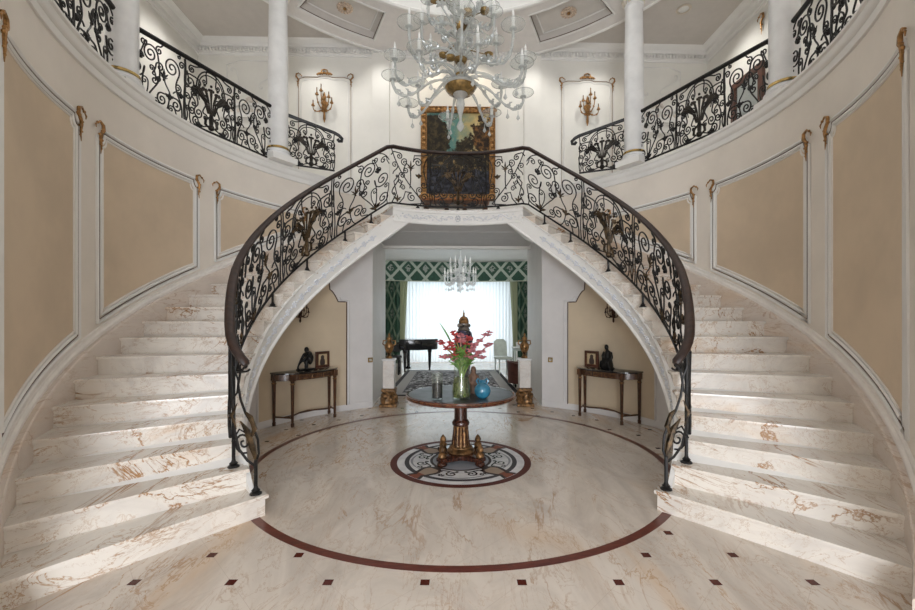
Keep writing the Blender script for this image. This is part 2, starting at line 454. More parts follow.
# foyer behind the camera -------------------------------------------------
XF,YF=RW*math.sin(PH0)+.0,ZC+RW*math.cos(PH0)
for s in (-1,1):
    b=MB(); b.box(*sorted((s*(XF+.0),s*(XF+.08))),-2.5,YF,0,GAL); struct('wall_foyer_'+SIDE[s],b,PLASTER)
b=MB()
b.box(-3.7,-.95,-2.6,-2.5,0,CEIL); b.box(.95,3.7,-2.6,-2.5,0,CEIL); b.box(-.95,.95,-2.6,-2.5,3.0,CEIL); struct('wall_front',b,PLASTER)
b=MB()
for x in (-.95,-.48,0,.48,.93): b.box(x,x+.03,-2.56,-2.53,0,3.0)
for z in (0,1.2,2.1,2.97): b.box(-.95,.96,-2.56,-2.53,z,z+.03)
struct('window_2',b,MOULD)
b=MB()
for x in (-1.6,-.8,0,.8,1.57): b.box(x,x+.03,-2.50,-2.47,2.95,4.55)
for z in (2.95,3.75,4.52): b.box(-1.6,1.6,-2.50,-2.47,z,z+.03)
struct('window_3',b,MOULD)  # unseen bars on solid wall, invented to go with the upper fill light

# ------------------------------------------------------------------ lower walls under the stairs
def soff(p): return min(SOFF,nos(p)-.30)
for s in (-1,1):
    W=lambda ph,z,off: pc(RLOW-off,s*ph,z)
    b=MB(); b.shell(RLOW,s*.520,s*2.19,60,lambda p:0,lambda p:max(.02,min(SOFF,nos(p)-.22)),.06)
    lw=struct('wall_lower_'+SIDE[s],b,LOWW)
    # tan recessed panel with dark line, ogee shoulder at its upper inner corner
    pa,pb=1.195,.677
    def top(ph):
        t=min(SOFF,nos(ph)-.30)-.02
        if ph<pb+.050: return min(t,1.205)
        if ph<pb+.105: return min(t,1.205+.13*math.sin((ph-pb-.05)/.055*PI/2))
        return t
    q=MB(); q.grid(lambda u,v:W(pb+(pa-pb)*u,.05+(max(.06,top(pb+(pa-pb)*u))-.05)*v,.003),60,4); pn=obj('wall_panel',q,BEIGEL,lw)
    path=[(pb,.05),(pb,.6),(pb,1.205)]+[(pb+.01*i,top(pb+.01*i)) for i in range(1,13)]
    q=MB(); q.tube([W(p,z,.006) for p,z in path],.0065,6); obj('dark_moulding_line',q,DLINE,pn)
    q=MB(); q.tube([W(p-.020,z+.02,.006) for p,z in path[:9]],.010,6); obj('panel_moulding',q,LOWW,pn)
    q=MB(); q.tube([W(pa,z,.006) for z in (.05,.3,max(.32,top(pa)))],.010,6); obj('panel_moulding',q,LOWW,pn)
    q=MB(); q.arc([(RLOW-.014,.0),(RLOW-.014,.055),(RLOW-.006,.065),(RLOW+.01,.065),(RLOW+.01,0)],s*.522,s*1.9,40)
    struct('baseboard_'+SIDE[s],q,LOWW)
    # passage side wall
    x0,y0=RLOW*math.sin(.520),ZC+RLOW*math.cos(.520)
    b=MB(); b.loft([[(s*x0,y0,z),(s*1.04,6.03,z),(s*1.14,6.03,z),(s*(x0+.09),y0+.02,z)] for z in (0,SOFF)]); struct('wall_passage_'+SIDE[s],b,WHITE)
    b=MB(); b.box(*sorted((s*1.04,s*2.3)),6.0,6.08,0,2.4); struct('wall_salon_front_'+SIDE[s],b,WHITE)
    b=MB(); b.box(*sorted((s*2.2,s*2.3)),6.0,10.3,0,2.4); struct('wall_salon_'+SIDE[s],b,WHITE)
b=MB(); b.box(-1.1,1.1,5.98,6.10,SOFF,2.45); struct('wall_salon_header',b,WHITE)
b=MB(); b.box(-2.3,2.3,6.08,10.6,2.36,2.42); struct('ceiling_salon',b,WHITE)
b=MB()
b.box(-2.3,-1.35,10.3,10.4,0,2.4); b.box(1.35,2.3,10.3,10.4,0,2.4); b.box(-1.35,1.35,10.3,10.4,2.0,2.4); struct('wall_far',b,WHITE)
b=MB()
for x in (-1.35,-.68,0,.65,1.31): b.box(x,x+.04,10.33,10.37,0,2.0)
for z in (0,1.0,1.96): b.box(-1.35,1.35,10.33,10.37,z,z+.04)
struct('window_1',b,MOULD)

# ------------------------------------------------------------------ marble stairs
def step_edge(k,s):
    dl=.05*max(0,1-k/8.)
    return lambda r: s*(phk(k)-dl*(RS-r)/(RS-RI))
def flight(s):
    t=thing('marble_staircase','marble flight curving up the %s side of the hall to the landing, %d steps'%(SIDE[s],20),'staircase',(s*1.2,ZC-.9,0))
    NR=10
    for k in range(1,21):
        r0=1.39 if k==1 else RI
        z1=k*RISE; z0=z1-RISE; tt=.019; ov=.010/1.0
        e0=step_edge(k,s); e1=step_edge(k+1,s) if k<20 else (lambda r:s*(phk(20)-.02))
        def poly(fwd,rin,rout,back=0):
            P=[]
            for i in range(NR+1):
                r=rin+(rout-rin)*i/NR; P.append((r,e0(r)+s*fwd/r))
            for i in range(NR+1):
                r=rout+(rin-rout)*i/NR; P.append((r,e1(r)+s*back/r))
            P=[pc(r,p,0)[:2] for r,p in P]
            return P
        q=MB(); q.prism(poly(-.012,r0+.008,RW),z0,z1-tt); st=obj('step',q,MARBLE,t)
        q=MB(); P=poly(.006,r0-.004,RW,-.012)
        c=[sum(p[0] for p in P)/len(P),sum(p[1] for p in P)/len(P)]
        def shr(f): return [(c[0]+(x-c[0])*f,c[1]+(y-c[1])*f) for x,y in P]
        rings=[[(x,y,z1-tt) for x,y in shr(.994)],[(x,y,z1-tt+.005) for x,y in P],[(x,y,z1-.005) for x,y in P],[(x,y,z1) for x,y in shr(.992)]]
        q.loft(rings,True,True); obj('tread',q,MARBLE,st)
    # closed string: carries the steps, its soffit follows the slope
    q=MB(); rings=[]; n=80
    for i in range(n+1):
        p=2.23+(.376-2.23)*i/n
        hi=min(nos(p)-.118,LAND-.12); lo=min(SOFF-.002,max(.0,nos(p)-.30)); hi=max(hi if p>PHL else SOFF+.002,lo+.002)
        rings.append([pc(RI+.004,s*p,lo),pc(RI+.004,s*p,hi),pc(RW,s*p,hi),pc(RW,s*p,lo)])
    q.loft(rings); obj('stringer',q,WHITE,t)
    q=MB(); rings=[]
    for i in range(n+1):                                            # fascia with mouldings on the inner face
        p=2.29+(.378-2.29)*i/n; N=nos(p)
        lo=min(SOFF-.001,max(0.001,N-.30)); up=min(N-.095,LAND-.03)
        if p<PHL: up=max(SOFF+.031,LAND-.03-(PHL-p)*2.0)
        if up<lo+.01: up=lo+.01
        sec=[(RI+.01,lo),(RI-.0145,lo),(RI-.0185,lo+.012),(RI-.012,lo+.026),(RI-.004,lo+.03),(RI-.004,up-.02),(RI-.012,up-.015),(RI-.014,up-.003),(RI+.01,up)]
        rings.append([pc(r,s*p,max(lo,min(z,up))) for r,z in sec])
    q.loft(rings); fa=obj('fascia',q,WHITE,t)
    q=MB(); p=1.98; i=0
    while p>.60:                                                   # carved rosettes and leaves along the fascia
        N=nos(p); z=(max(0,N-.30)+N-.095)/2+.004
        for a in range(5):
            an=a*2*PI/5+PI/2; d=.019
            c=pc(RI-.006,s*(p+math.cos(an)*d/RI),z+math.sin(an)*d+ -0*d); q.ball(c,(.011,.011,.011),6,4)
        q.ball(pc(RI-.010,s*p,z),.009,6,4)
        for dd in (.036,-.036):
            q.ball(pc(RI-.005,s*(p+dd/RI),z-dd*.72),(.014,.012,.008),6,4)
        p-=.063; i+=1
    obj('carved_band',q,plain('carving paint',(.68,.70,.745),.5,var=.04),fa)
    return t
fl_l=flight(-1); fl_r=flight(1)

# landing ---------------------------------------------------------------
t=thing('landing','white marble landing bridging the two curved flights above the salon opening','landing',(0,4.6,LAND))
q=MB(); n=24; rings=[]
for i in range(n+1):
    p=-PHL+2*PHL*i/n; rings.append([pc(RI-.006,p,LAND-.022),pc(RI-.006,p,LAND-.004),pc(RI-.002,p,LAND),pc(RW+.1,p,LAND),pc(RW+.1,p,LAND-.022)])
q.loft(rings); obj('landing_slab',q,MARBLE2,t)
q=MB(); q.arc([(RI+.01,SOFF),(RI-.014,SOFF),(RI-.018,SOFF+.012),(RI-.012,SOFF+.026),(RI-.004,SOFF+.03),(RI-.004,LAND-.05),(RI-.014,LAND-.043),(RI-.016,LAND-.022),(RI+.01,LAND-.022)],-PHL,PHL,30); fa=obj('fascia',q,WHITE,t)
q=MB()
def Lm(x,z,off): return pc(RI-.004-off,x/RI,(SOFF+.03+LAND-.05)/2+z)
for s in (-1,1):
    for A,B,f in (((.07,.0),(.17,.012),s>0),((.19,-.012),(.30,.008),s<0),((.32,.0),(.43,-.004),s>0),((.46,.01),(.58,-.01),s<0)):
        q.tube([Lm(s*x,z*1.0,.003) for x,z in scroll('s',(A[0],A[1]),(B[0],B[1]),f)],.0055,5)
    for i in range(26):
        q.ball(Lm(s*(.08+i*.022),.022*math.sin(i*1.9),.002),(.011,.008,.008),6,4)
for a in range(9):
    an=a*2*PI/9; q.ball(Lm(.026*math.cos(an),.030*math.sin(an),.004),.010,6,4)
q.ball(Lm(0,0,.006),.014,8,5)
obj('carved_ornament',q,plain('landing carving paint',(.66,.67,.69),.5,var=.04),fa)
q=MB(); rings=[]
for i in range(n+1):
    p=-PHL+2*PHL*i/n; rings.append([pc(RI+.012,p,SOFF),pc(RI+.012,p,LAND-.023),pc(RW,p,LAND-.023),pc(RW,p,SOFF)])
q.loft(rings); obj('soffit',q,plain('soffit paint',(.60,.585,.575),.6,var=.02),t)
# the soffit continues flat through the passage
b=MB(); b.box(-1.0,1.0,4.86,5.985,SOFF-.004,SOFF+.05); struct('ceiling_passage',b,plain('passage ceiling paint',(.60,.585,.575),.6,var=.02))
# upper floor behind the landing and the short flights to the gallery
b=MB(); b.box(-1.24,1.24,5.12,YB,LAND-.06,LAND-.001); struct('floor_upper',b,MARBLE2)
for s in (-1,1):
    for k in range(1,5):
        q=MB(); x0=1.24+.17*(k-1)
        q.box(*sorted((s*x0,s*(x0+.18))),5.14,YB,LAND-.06,LAND+.112*k-.004); obj('side_step',q,MARBLE2,t)
# gallery floors
for s in (-1,1):
    b=MB(); rings=[]
    n=40
    for i in range(n+1):
        p=.66+(PH0-.66)*i/n; x,y,_=pc(RW+.02,p,0)
        xo=XW+.05
        rings.append([(s*x,y,2.60),(s*x,y,GAL-.002),(s*xo,y,GAL-.002),(s*xo,y,2.60)])
    b.loft(rings); x,y,_=pc(RW+.02,PH0,0); b.box(*sorted((s*(x+.02),s*(XW+.05))),-2.5,y,2.60,GAL-.002)
    x,y,_=pc(RW+.02,.66,0); b.box(*sorted((s*1.92,s*(XW+.05))),y-.01,YB,2.60,GAL-.002)
    struct('floor_gallery_'+SIDE[s],b,MARBLE2)

# ------------------------------------------------------------------ upper walls, cornice, ceiling
b=MB(); b.box(-XW-.1,XW+.1,YB,YB+.1,2.0,CEIL+.1); wback=struct('wall_back',b,WHITEP)
for s in (-1,1):
    b=MB(); b.box(*sorted((s*XW,s*(XW+.1))),-2.6,YB,2.4,CEIL+.1); struct('wall_upper_'+SIDE[s],b,WHITEP)
def cornice(a,bb,z0,z1,dep,name,teeth=True):
    """cornice between two plan points; inward normal is to the left of a->b"""
    ax,ay=a; bx,by=bb; L=math.hypot(bx-ax,by-ay); ux,uy=(bx-ax)/L,(by-ay)/L; nx,ny=-uy,ux
    h=z1-z0
    sec=[(0,0),(.10,.02),(.14,.16),(.22,.20),(.26,.50),(.46,.58),(.52,.80),(.90,.90),(1,1),(0,1)]
    q=MB(); q.loft([[(px+nx*d*dep,py+ny*d*dep,z0+h*z) for d,z in sec] for px,py in (a,bb)])
    c=struct(name,q,MOULD if 0 else WHITE)
    if teeth:
        q=MB(); m=int(L/.045)
        for i in range(m):
            f=(i+.5)/m; px,py=ax+(bx-ax)*f+nx*dep*.33,ay+(by-ay)*f+ny*dep*.33
            q.cbox((px,py,z0+h*.36),(.022,dep*.22,h*.26),math.atan2(uy,ux))
        struct('dentils',q,WHITE,c)
cornice((XW,YB),(-XW,YB),4.63,CEIL,.16,'trim_1')
cornice((-XW,YB),(-XW,-2.5),4.63,CEIL,.16,'trim_2',False)
cornice((XW,-2.5),(XW,YB),4.63,CEIL,.16,'trim_3',False)
# flat ceiling outside the dome opening
RO_,RIN=2.84,1.92; ZR=4.70
b=MB(); n=72
def rectpt(a):
    x,y=math.sin(a),math.cos(a); tx=(XW+.1)/abs(x) if abs(x)>1e-6 else 1e9; ty=((YB+.1-ZC) if y>0 else (ZC+2.6))/abs(y) if abs(y)>1e-6 else 1e9
    m=min(tx,ty); return (x*m,ZC+y*m)
cors=sorted([2*PI*i/n for i in range(n)]+[math.atan2(sx*(XW+.1),sy)%(2*PI) for sx in (-1,1) for sy in (YB+.1-ZC,-(ZC+2.6))])
rings=[]
for a in cors+[cors[0]]:
    x,y=rectpt(a); xi,yi,_=pc(2.0,a,0); rings.append([(xi,yi,CEIL),(x,y,CEIL),(x,y,CEIL+.05),(xi,yi,CEIL+.05)])
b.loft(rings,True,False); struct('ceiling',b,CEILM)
# lowered ring with coffers
b=MB(); frames=[]
bands=[RIN,2.10,2.63,RO_]
cof=[(c-.18,c+.18) for c in (-2.62,-1.92,-1.22-.0,-.612,.612,1.22,1.92,2.62)]
cof=[(c-(.18),c+.18) for c in (-2.45,-1.84,-1.225,-.612,.612,1.225,1.84,2.45)]
edges=sorted(set([round(-PI+2*PI*i/48,4) for i in range(49)]+[round(v,4) for c in cof for v in c]))
def incof(a): return any(c0<a<c1 for c0,c1 in cof)
for bi in range(3):
    for i in range(len(edges)-1):
        a,c=edges[i],edges[i+1]
        if bi==1 and incof((a+c)/2): continue
        r0,r1=bands[bi],bands[bi+1]
        b.add([pc(r0,a,ZR),pc(r1,a,ZR),pc(r1,c,ZR),pc(r0,c,ZR)],[(0,1,2,3)])
b.arc([(RO_,ZR),(RO_+.02,ZR+.02),(RO_+.02,CEIL+.01),(RO_,CEIL+.01)],-PI,PI,72,caps=False)
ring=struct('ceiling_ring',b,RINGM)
DEP=.075
for c0,c1 in cof:
    q=MB(); m=8
    ang=[c0+(c1-c0)*i/m for i in range(m+1)]
    ri,ro=bands[1],bands[2]
    q.loft([[pc(ri,a,ZR+.001),pc(ri+.03,a,ZR+DEP),pc(ro-.03,a,ZR+DEP),pc(ro,a,ZR+.001)] for a in ang],False,False)
    for a,sg in ((c0,1),(c1,-1)):
        q.add([pc(ri,a,ZR),pc(ro,a,ZR),pc(ro-.03,a+sg*.0,ZR+DEP),pc(ri+.03,a,ZR+DEP)],[(0,1,2,3)])
    cf=obj('coffer',q,COFF,ring)
    def loop(d,z,rad,mt,nm):
        A0,A1=c0-d/2.3,c1+d/2.3
        P=[pc(ri-d,A0+(A1-A0)*i/10,z) for i in range(11)]+[pc(ro+d,A1+(A0-A1)*i/10,z) for i in range(11)]
        g=MB(); g.tube(P,rad,5,closed=True); obj(nm,g,mt,cf)
    loop(.012,ZR-.002,.013,WHITE,'coffer_moulding'); loop(-.006,ZR+.004,.005,DLINE,'dark_moulding_line'); loop(-.055,ZR+DEP-.006,.010,WHITE,'coffer_moulding')
    g=MB(); am=(c0+c1)/2; cx,cy,_=pc((ri+ro)/2,am,0)
    for ri_,rr,m_ in ((.045,.024,10),(.080,.020,14)):
        for k in range(m_):
            an=2*PI*k/m_; g.ball((cx+ri_*math.cos(an),cy+ri_*math.sin(an),ZR+DEP-.010),(rr,rr,.014),6,4)
    obj('rosette',g,plain('rosette paint',(.66,.52,.40),.5,var=.2,vs=40),cf)
    g=MB(); g.ball((cx,cy,ZR+DEP-.02),(.022,.022,.018),8,5); obj('rosette_boss',g,GILT,cf)
for r,rad in ((RIN+.012,.026),(RO_-.01,.020)):
    g=MB(); g.tube([pc(r,2*PI*i/96,ZR) for i in range(96)],rad,6,closed=True); obj('ring_moulding',g,WHITE,ring)
# drum and dome above the opening
b=MB(); rings=[]
prof=[(RIN+.01,ZR+.0),(RIN+.01,ZR+.25),(RIN-.02,ZR+.30),(1.80,ZR+.55),(1.50,ZR+.85),(1.05,ZR+1.08),(.55,ZR+1.2),(.02,ZR+1.24)]
b.lathe(prof,72,(0,ZC,0),caps=False); struct('ceiling_dome',b,WHITE)
# pilasters of the back wall and niche
for s in (-1,1):
    b=MB(); b.box(*sorted((s*.93,s*1.17)),YB-.05,YB,LAND,ZR+.02); b.box(*sorted((s*.90,s*1.20)),YB-.06,YB,LAND,LAND+.16); struct('trim_%d'%(5 if s<0 else 6),b,WHITEP)
# framed sconce panels on the back wall
def back_panel(cx,w,z0,z1):
    pn=MB(); pn.box(cx-w/2+.03,cx+w/2-.03,YB-.006,YB+.001,z0+.03,z1-.03); p=obj('wall_panel',pn,WHITEP,wback)
    def path(i):
        a,c=cx-w/2+i,cx+w/2-i; t=z1-i; k=.05
        P=[(a,z0+i),(a,t-k*1.3),(a+.012,t-k*.5),(a+k,t-.012)]
        P+=[(a+k*1.8,t),(cx-.10,t),(cx-.05,t+.018),(cx+.05,t+.018),(cx+.10,t),(c-k*1.8,t)]
        P+=[(c-k,t-.012),(c-.012,t-k*.5),(c,t-k*1.3),(c,z0+i)]
        return [(x,YB-.008,z) for x,z in P]
    for i,r,mt,nm in ((0,.010,WHITE,'panel_moulding'),(.012,.0045,plain('bronze panel line',(.30,.20,.13),.4),'dark_moulding_line'),(.045,.008,WHITE,'panel_moulding')):
        g=MB(); g.tube(path(i),r,5,closed=True); obj(nm,g,mt,p)
    for sg in (-1,1):
        g=MB(); gilt_bracket(g,lambda u,v,off,sg=sg:(cx+sg*(w/2-.01+u),YB-.006-off,z1-.07+v),1.0); obj('gilt_ornament',g,GILT,p)
    g=MB()
    for sg in (-1,1):
        g.tube([(cx+sg*x,YB-.025,z1+z) for x,z in ((.0,.085),(.035,.075),(.045,.04),(.075,.03),(.11,.018))],[.010,.010,.013,.014,.006],6)
        for x,z,r in ((.03,.03,.018),(.06,.025,.016),(.09,.02,.014)): g.ball((cx+sg*x,YB-.025,z1+z),r,6,5)
    g.ball((cx,YB-.03,z1+.035),.02,8,6); obj('gilt_crest',g,GILT,p)
for c_ in (-1.82,1.82): back_panel(c_,.74,LAND+.05,4.36)
# carved door heads on the back wall of both galleries
for i,s in ((1,-1),(2,1)):
    b=MB(); cx=s*2.79; w=.62
    b.box(cx-w/2,cx+w/2,YB-.03,YB,GAL,3.62); d=struct('door_%d'%i,b,WHITEP)
    g=MB()
    for x in (cx-w/2-.04,cx+w/2-.04): g.box(x,x+.08,YB-.06,YB,GAL,3.66)
    g.box(cx-w/2-.06,cx+w/2+.06,YB-.07,YB,3.62,3.74); g.box(cx-w/2-.10,cx+w/2+.10,YB-.11,YB,3.74,3.80); g.box(cx-w/2-.08,cx+w/2+.08,YB-.06,YB,3.80,3.90); g.box(cx-w/2-.11,cx+w/2+.11,YB-.10,YB,3.90,3.93)
    struct('door_frame',g,WHITE,d)
    g=MB()
    for k in range(-3,4): g.ball((cx+k*.085,YB-.065,3.85),(.03,.014,.026),8,5)
    for k in range(9):
        an=PI*k/8; g.ball((cx+.075*math.cos(an),YB-.075,3.94+.075*math.sin(an)),.022,6,5)
    g.ball((cx,YB-.075,3.98),.03,8,6); g.ball((cx,YB-.075,4.05),.016,6,5)
    struct('carved_crest',g,plain('crest paint',(.70,.64,.58),.5,var=.06),d)
    g=MB()
    for x0,x1,z0,z1 in ((cx-w/2+.05,cx-.03,GAL+.1,3.1),(cx+.03,cx+w/2-.05,GAL+.1,3.1),(cx-w/2+.05,cx-.03,3.18,3.56),(cx+.03,cx+w/2-.05,3.18,3.56)):
        g.tube([(x0,YB-.034,z0),(x1,YB-.034,z0),(x1,YB-.034,z1),(x0,YB-.034,z1)],.008,4,closed=True)
    struct('door_moulding',g,WHITE,d)
    g=MB()                                                         # relief panel over the door
    g.tube([(cx-.36,YB-.006,4.02),(cx-.36,YB-.006,4.50),(cx-.2,YB-.006,4.56),(cx+.2,YB-.006,4.56),(cx+.36,YB-.006,4.50),(cx+.36,YB-.006,4.02)],.008,5)
    for sg in (-1,1): g.tube([(cx+sg*x,YB-.008,z) for x,z in scroll('s',(.12,4.2),(.28,4.42),sg<0)],.006,5)
    struct('relief_panel',g,WHITE,d)
# ------------------------------------------------------------------ wrought iron railings
IR=.0062
class Multi:
    def __init__(s): s.l=[]; s.nm=[]
    def next(s,nm='leaf_ornament'): s.l.append(MB()); s.nm.append(nm)
    def tube(s,*a,**k): s.l[-1].tube(*a,**k)
    def ball(s,*a,**k): s.l[-1].ball(*a,**k)
    def emit(s,mat,par):
        for m,nm in zip(s.l,s.nm): obj(nm,m,mat,par)
def lily(mb,F,s,t,h=.10,sg=1):
    if isinstance(mb,Multi): mb.next('lily_ornament')
    for du,dv,r in ((0,h,.010),(-.045,h*.62,.009),(.045,h*.62,.009)):
        mb.tube([F(s,t),F(s+du*.45,t+dv*.55),F(s+du,t+dv)],[.004,r,.002],6)
    mb.tube([F(s-.04,t+h*.2),F(s,t),F(s+.04,t+h*.2)],[.002,.007,.002],5)
    mb.ball(F(s,t-.01),.011,6,5)
def leafs(mb,F,s,t,L=.09,a=.7):
    if isinstance(mb,Multi): mb.next()
    for an in (a,PI-a,PI/2):
        mb.tube([F(s,t),F(s+math.cos(an)*L*.5,t+math.sin(an)*L*.5),F(s+math.cos(an)*L,t+math.sin(an)*L*.85)],[.005,.014,.002],6)
    mb.ball(F(s,t),.014,6,5)
def sp_start(v):
    (cx,cy),r,a,t=v; sg=1 if t>0 else -1
    return (cx+r*math.cos(a),cy+r*math.sin(a)),(-math.sin(a)*sg,math.cos(a)*sg)
def vol(v): return spiral(v[0],v[1],v[2],v[3],.10,int(18+16*abs(v[3])))
def scr(v1,v2,k1=.5,k2=.5):
    """two volutes joined by one flowing stem"""
    p,d=sp_start(v1); q,e=sp_start(v2); L=math.hypot(q[0]-p[0],q[1]-p[1])
    return vol(v1)[::-1]+bez(p,(p[0]-d[0]*L*k1,p[1]-d[1]*L*k1),(q[0]-e[0]*L*k2,q[1]-e[1]*L*k2),q,12)[1:-1]+vol(v2)
def stemv(p,d,v,k1=.5,k2=.5):
    """stem from a point with direction d into a volute"""
    q,e=sp_start(v); L=math.hypot(q[0]-p[0],q[1]-p[1]); n=math.hypot(*d)
    return bez(p,(p[0]+d[0]/n*L*k1,p[1]+d[1]/n*L*k1),(q[0]-e[0]*L*k2,q[1]-e[1]*L*k2),q,12)[:-1]+vol(v)
def panel_palm(iron,bronze,F,w,H=.575):
    c=w/2; W_=w/.62
    for sg in (-1,1):
        t=lambda P,r=IR: iron.tube([F(c+sg*W_*p[0],p[1]) for p in P],r,5,caps=False)
        t(bez((0,H-.01),(.16,H-.01),(.215,.40),(.165,.24))); t(bez((0,H-.04),(.14,H-.04),(.19,.40),(.145,.26)),IR*.8)
        t(stemv((.165,.24),(-.3,-1),((.155,.135),.052,.3,-1.6)))
        t(stemv((.02,.05),(1,-.2),((.185,.055),.045,-PI/2,1.5)))
        t(scr(((.255,.385),.068,PI/2,-1.8),((.235,.135),.040,0,-1.4),.9,.6))
        t(scr(((.085,.30),.036,PI,-1.5),((.075,.12),.030,PI/2,1.3)))
        t(stemv((.10,H),(1,-.1),((.235,.505),.036,PI/2,-1.5)))
        t(stemv((.31,.0),(-.6,1),((.285,.24),.034,0,1.4)),IR*.9)
        t(bez((.30,.0),(.34,.2),(.28,.35),(.31,H)),IR*.9)
        t(scr(((.21,.29),.030,0,1.3),((.215,.20),.024,PI,1.2)),IR*.9); t(stemv((.29,.47),(-.3,-1),((.295,.345),.026,PI,1.3)),IR*.9); t(stemv((.24,.0),(.5,1),((.285,.135),.026,PI,-1.3)),IR*.9)
        t(stemv((.05,H),(.5,-1),((.085,.455),.028,PI,1.3)),IR*.9)
        leafs(iron,lambda s,q:F(c+sg*W_*s,q),.20,.30,.05,.6)
        leafs(iron,lambda s,q:F(c+sg*W_*s,q),.15,.01,.055,.6)
    bronze.next('palm_ornament')
    for k in range(-3,4):
        a=k*.25; L=.26-.014*abs(k)
        x0,y0=c+.010*k,.17
        P=[(x0,y0),(c+math.sin(a)*L*.40,y0+L*.5*math.cos(a*.6)),(c+math.sin(a)*L*.90,y0+L*.92*math.cos(a*.75)),(c+math.sin(a)*L*1.15,y0+L*.93*math.cos(a*.8)),(c+math.sin(a)*L*1.22,y0+L*.80*math.cos(a*.8))]
        bronze.tube([F(*p) for p in P],[.006,.0075,.013,.014,.006],6)
        for d,e in ((-.018,-.03),(.018,-.03),(0,.012)): bronze.ball(F(c+math.sin(a)*L+d,y0+L*math.cos(a*.75)+e),.0125,6,5)
    for sg in (-1,1):
        bronze.tube([F(c+sg*x,y) for x,y in ((.0,.15),(.05,.11),(.055,.06),(.02,.035))],[.006,.013,.012,.006],6)
        bronze.tube([F(c+sg*x,y) for x,y in ((.015,.27),(.07,.30),(.125,.37),(.135,.33))],[.005,.012,.015,.005],6)
    bronze.tube([F(c,.19),F(c,.12),F(c,.03)],[.012,.020,.013],7); bronze.ball(F(c,.045),.028,8,6)
def panel_scroll(iron,bronze,F,w,H=.575,flip=False):
    f=(lambda x:w-x) if flip else (lambda x:x)
    k=w/.6
    t=lambda P,r=IR: iron.tube([F(f(p[0]*k),p[1]) for p in P],r,5,caps=False)
    G=lambda s,q: F(f(s*k),q)
    A=(.15,.02); B=(.42,.15)
    t(stemv(A,(-1,.1),((.065,.085),.058,-PI/2,-1.6))); t(stemv(A,(-.3,1),((.075,.285),.075,-.2,-1.8),.7,.6))
    t(stemv(A,(.55,1),((.215,.445),.080,.2,1.9),.6,.6)); t(stemv(A,(.2,1),((.155,.20),.036,0,1.3)),IR*.85)
    t(bez((.36,.0),(.40,.03),(.41,.09),B)); t(stemv(B,(-1,.5),((.335,.105),.055,PI/2,1.6))); t(stemv(B,(1,.5),((.495,.105),.058,PI/2,-1.6)))
    t(bez(B,(.44,.22),(.36,.22),(.36,.31)),IR*.9)
    t(scr(((.315,.37),.042,PI,-1.4),((.26,.24),.040,PI/2,-1.4),.6,.6))
    t(stemv((.56,.0),(.1,1),((.445,.415),.090,-.5,1.9),.6,.55)); t(stemv((.36,H),(-1,-.3),((.305,.505),.036,PI/2,1.4)))
    t(stemv((.60,.30),(-.2,1),((.56,.485),.036,0,1.4))); t(bez((.0,.44),(.02,.5),(.06,.55),(.12,H)),IR*.9); t(stemv((.0,.40),(.3,1),((.06,.475),.036,PI,-1.4)),IR*.9)
    t(bez((.59,.56),(.62,.4),(.56,.2),(.59,.0)),IR*.9)
    t(scr(((.12,.40),.030,PI,-1.3),((.145,.52),.032,0,-1.3),.6,.6),IR*.9); t(stemv((.22,.0),(.8,.6),((.27,.065),.034,0,1.4)),IR*.9)
    t(scr(((.23,.33),.028,0,1.3),((.30,.27),.030,PI,1.2),.5,.5),IR*.9); t(stemv((.46,.20),(.6,1),((.515,.265),.036,0,1.4)),IR*.9)
    t(stemv((.50,.0),(-.3,1),((.435,.055),.028,PI/2,1.3)),IR*.9); t(stemv((.48,H),(1,-.2),((.525,.55),.022,PI/2,-1.2)),IR*.9); t(stemv((.02,.0),(.2,1),((.03,.19),.026,PI,-1.3)),IR*.9)
    lily(bronze,G,.36,.29,.085); leafs(bronze,G,.15,.015,.075); leafs(bronze,G,.42,.14,.06); leafs(iron,G,.55,.20,.045); leafs(iron,G,.12,.38,.045)
def panel_lily(iron,bronze,F,w,H=.575,flip=False):
    f=(lambda x:w-x) if flip else (lambda x:x)
    t=lambda P,r=IR: iron.tube([F(f(p[0]),p[1]) for p in P],r,5,caps=False)
    G=lambda s,q: F(f(s),q)
    k=w/.44
    t(bez((.43*k,H),(.36*k,.36),(.26*k,.24),(.06*k,.02))); t([(.06*k,.02),(.22*k,.0)])
    t(scroll('S',(.36*k,.28),(.40*k,.09),True)); t(spiral((.305*k,.30),.035,0,1.5)); t([(.34*k,.30),(.40*k,.22),(.37*k,.1),(.42*k,.0)])
    t(bez((.22*k,.17),(.20*k,.3),(.22*k,.36),(.21*k,.40))); lily(bronze,G,.21*k,.38,.09)
    t(spiral((.13*k,.46),.050,0,1.6)); t([(.18*k,.46),(.17*k,.53),(.06*k,.54),(.02,H-.02)])
    t(spiral((.20*k,.075),.048,PI/2,-1.6)); t([(.20*k,.123),(.27*k,.13),(.29*k,.06),(.34*k,.0)])
    t(spiral((.34*k,.50),.034,PI/2,1.4)); t([(.34*k,.534),(.40*k,.54),(.43*k,.5)])
    t(bez((.02,.52),(.12*k,.38),(.02,.30),(.03,.14))); t(spiral((.065*k,.22),.036,PI,1.4)); t(spiral((.06*k,.09),.040,PI,-1.4))
    t(scr(((.28*k,.44),.040,PI/2,-1.5),((.27*k,.36),.030,-PI/2,-1.3)),IR*.9); t(stemv((.10*k,.0),(-.4,1),((.11*k,.16),.034,0,1.4)),IR*.9)
    t(stemv((.41*k,.30),(-.2,1),((.39*k,.40),.034,PI,-1.4)),IR*.9); t(scr(((.30*k,.17),.032,0,1.4),((.33*k,.235),.026,PI,1.2)),IR*.9)
    lily(bronze,G,.36*k,.03,.06); leafs(bronze,G,.12*k,.30,.05)
def zb(p): return min(LAND+.042,nos(p)+.060)
RR=1.485
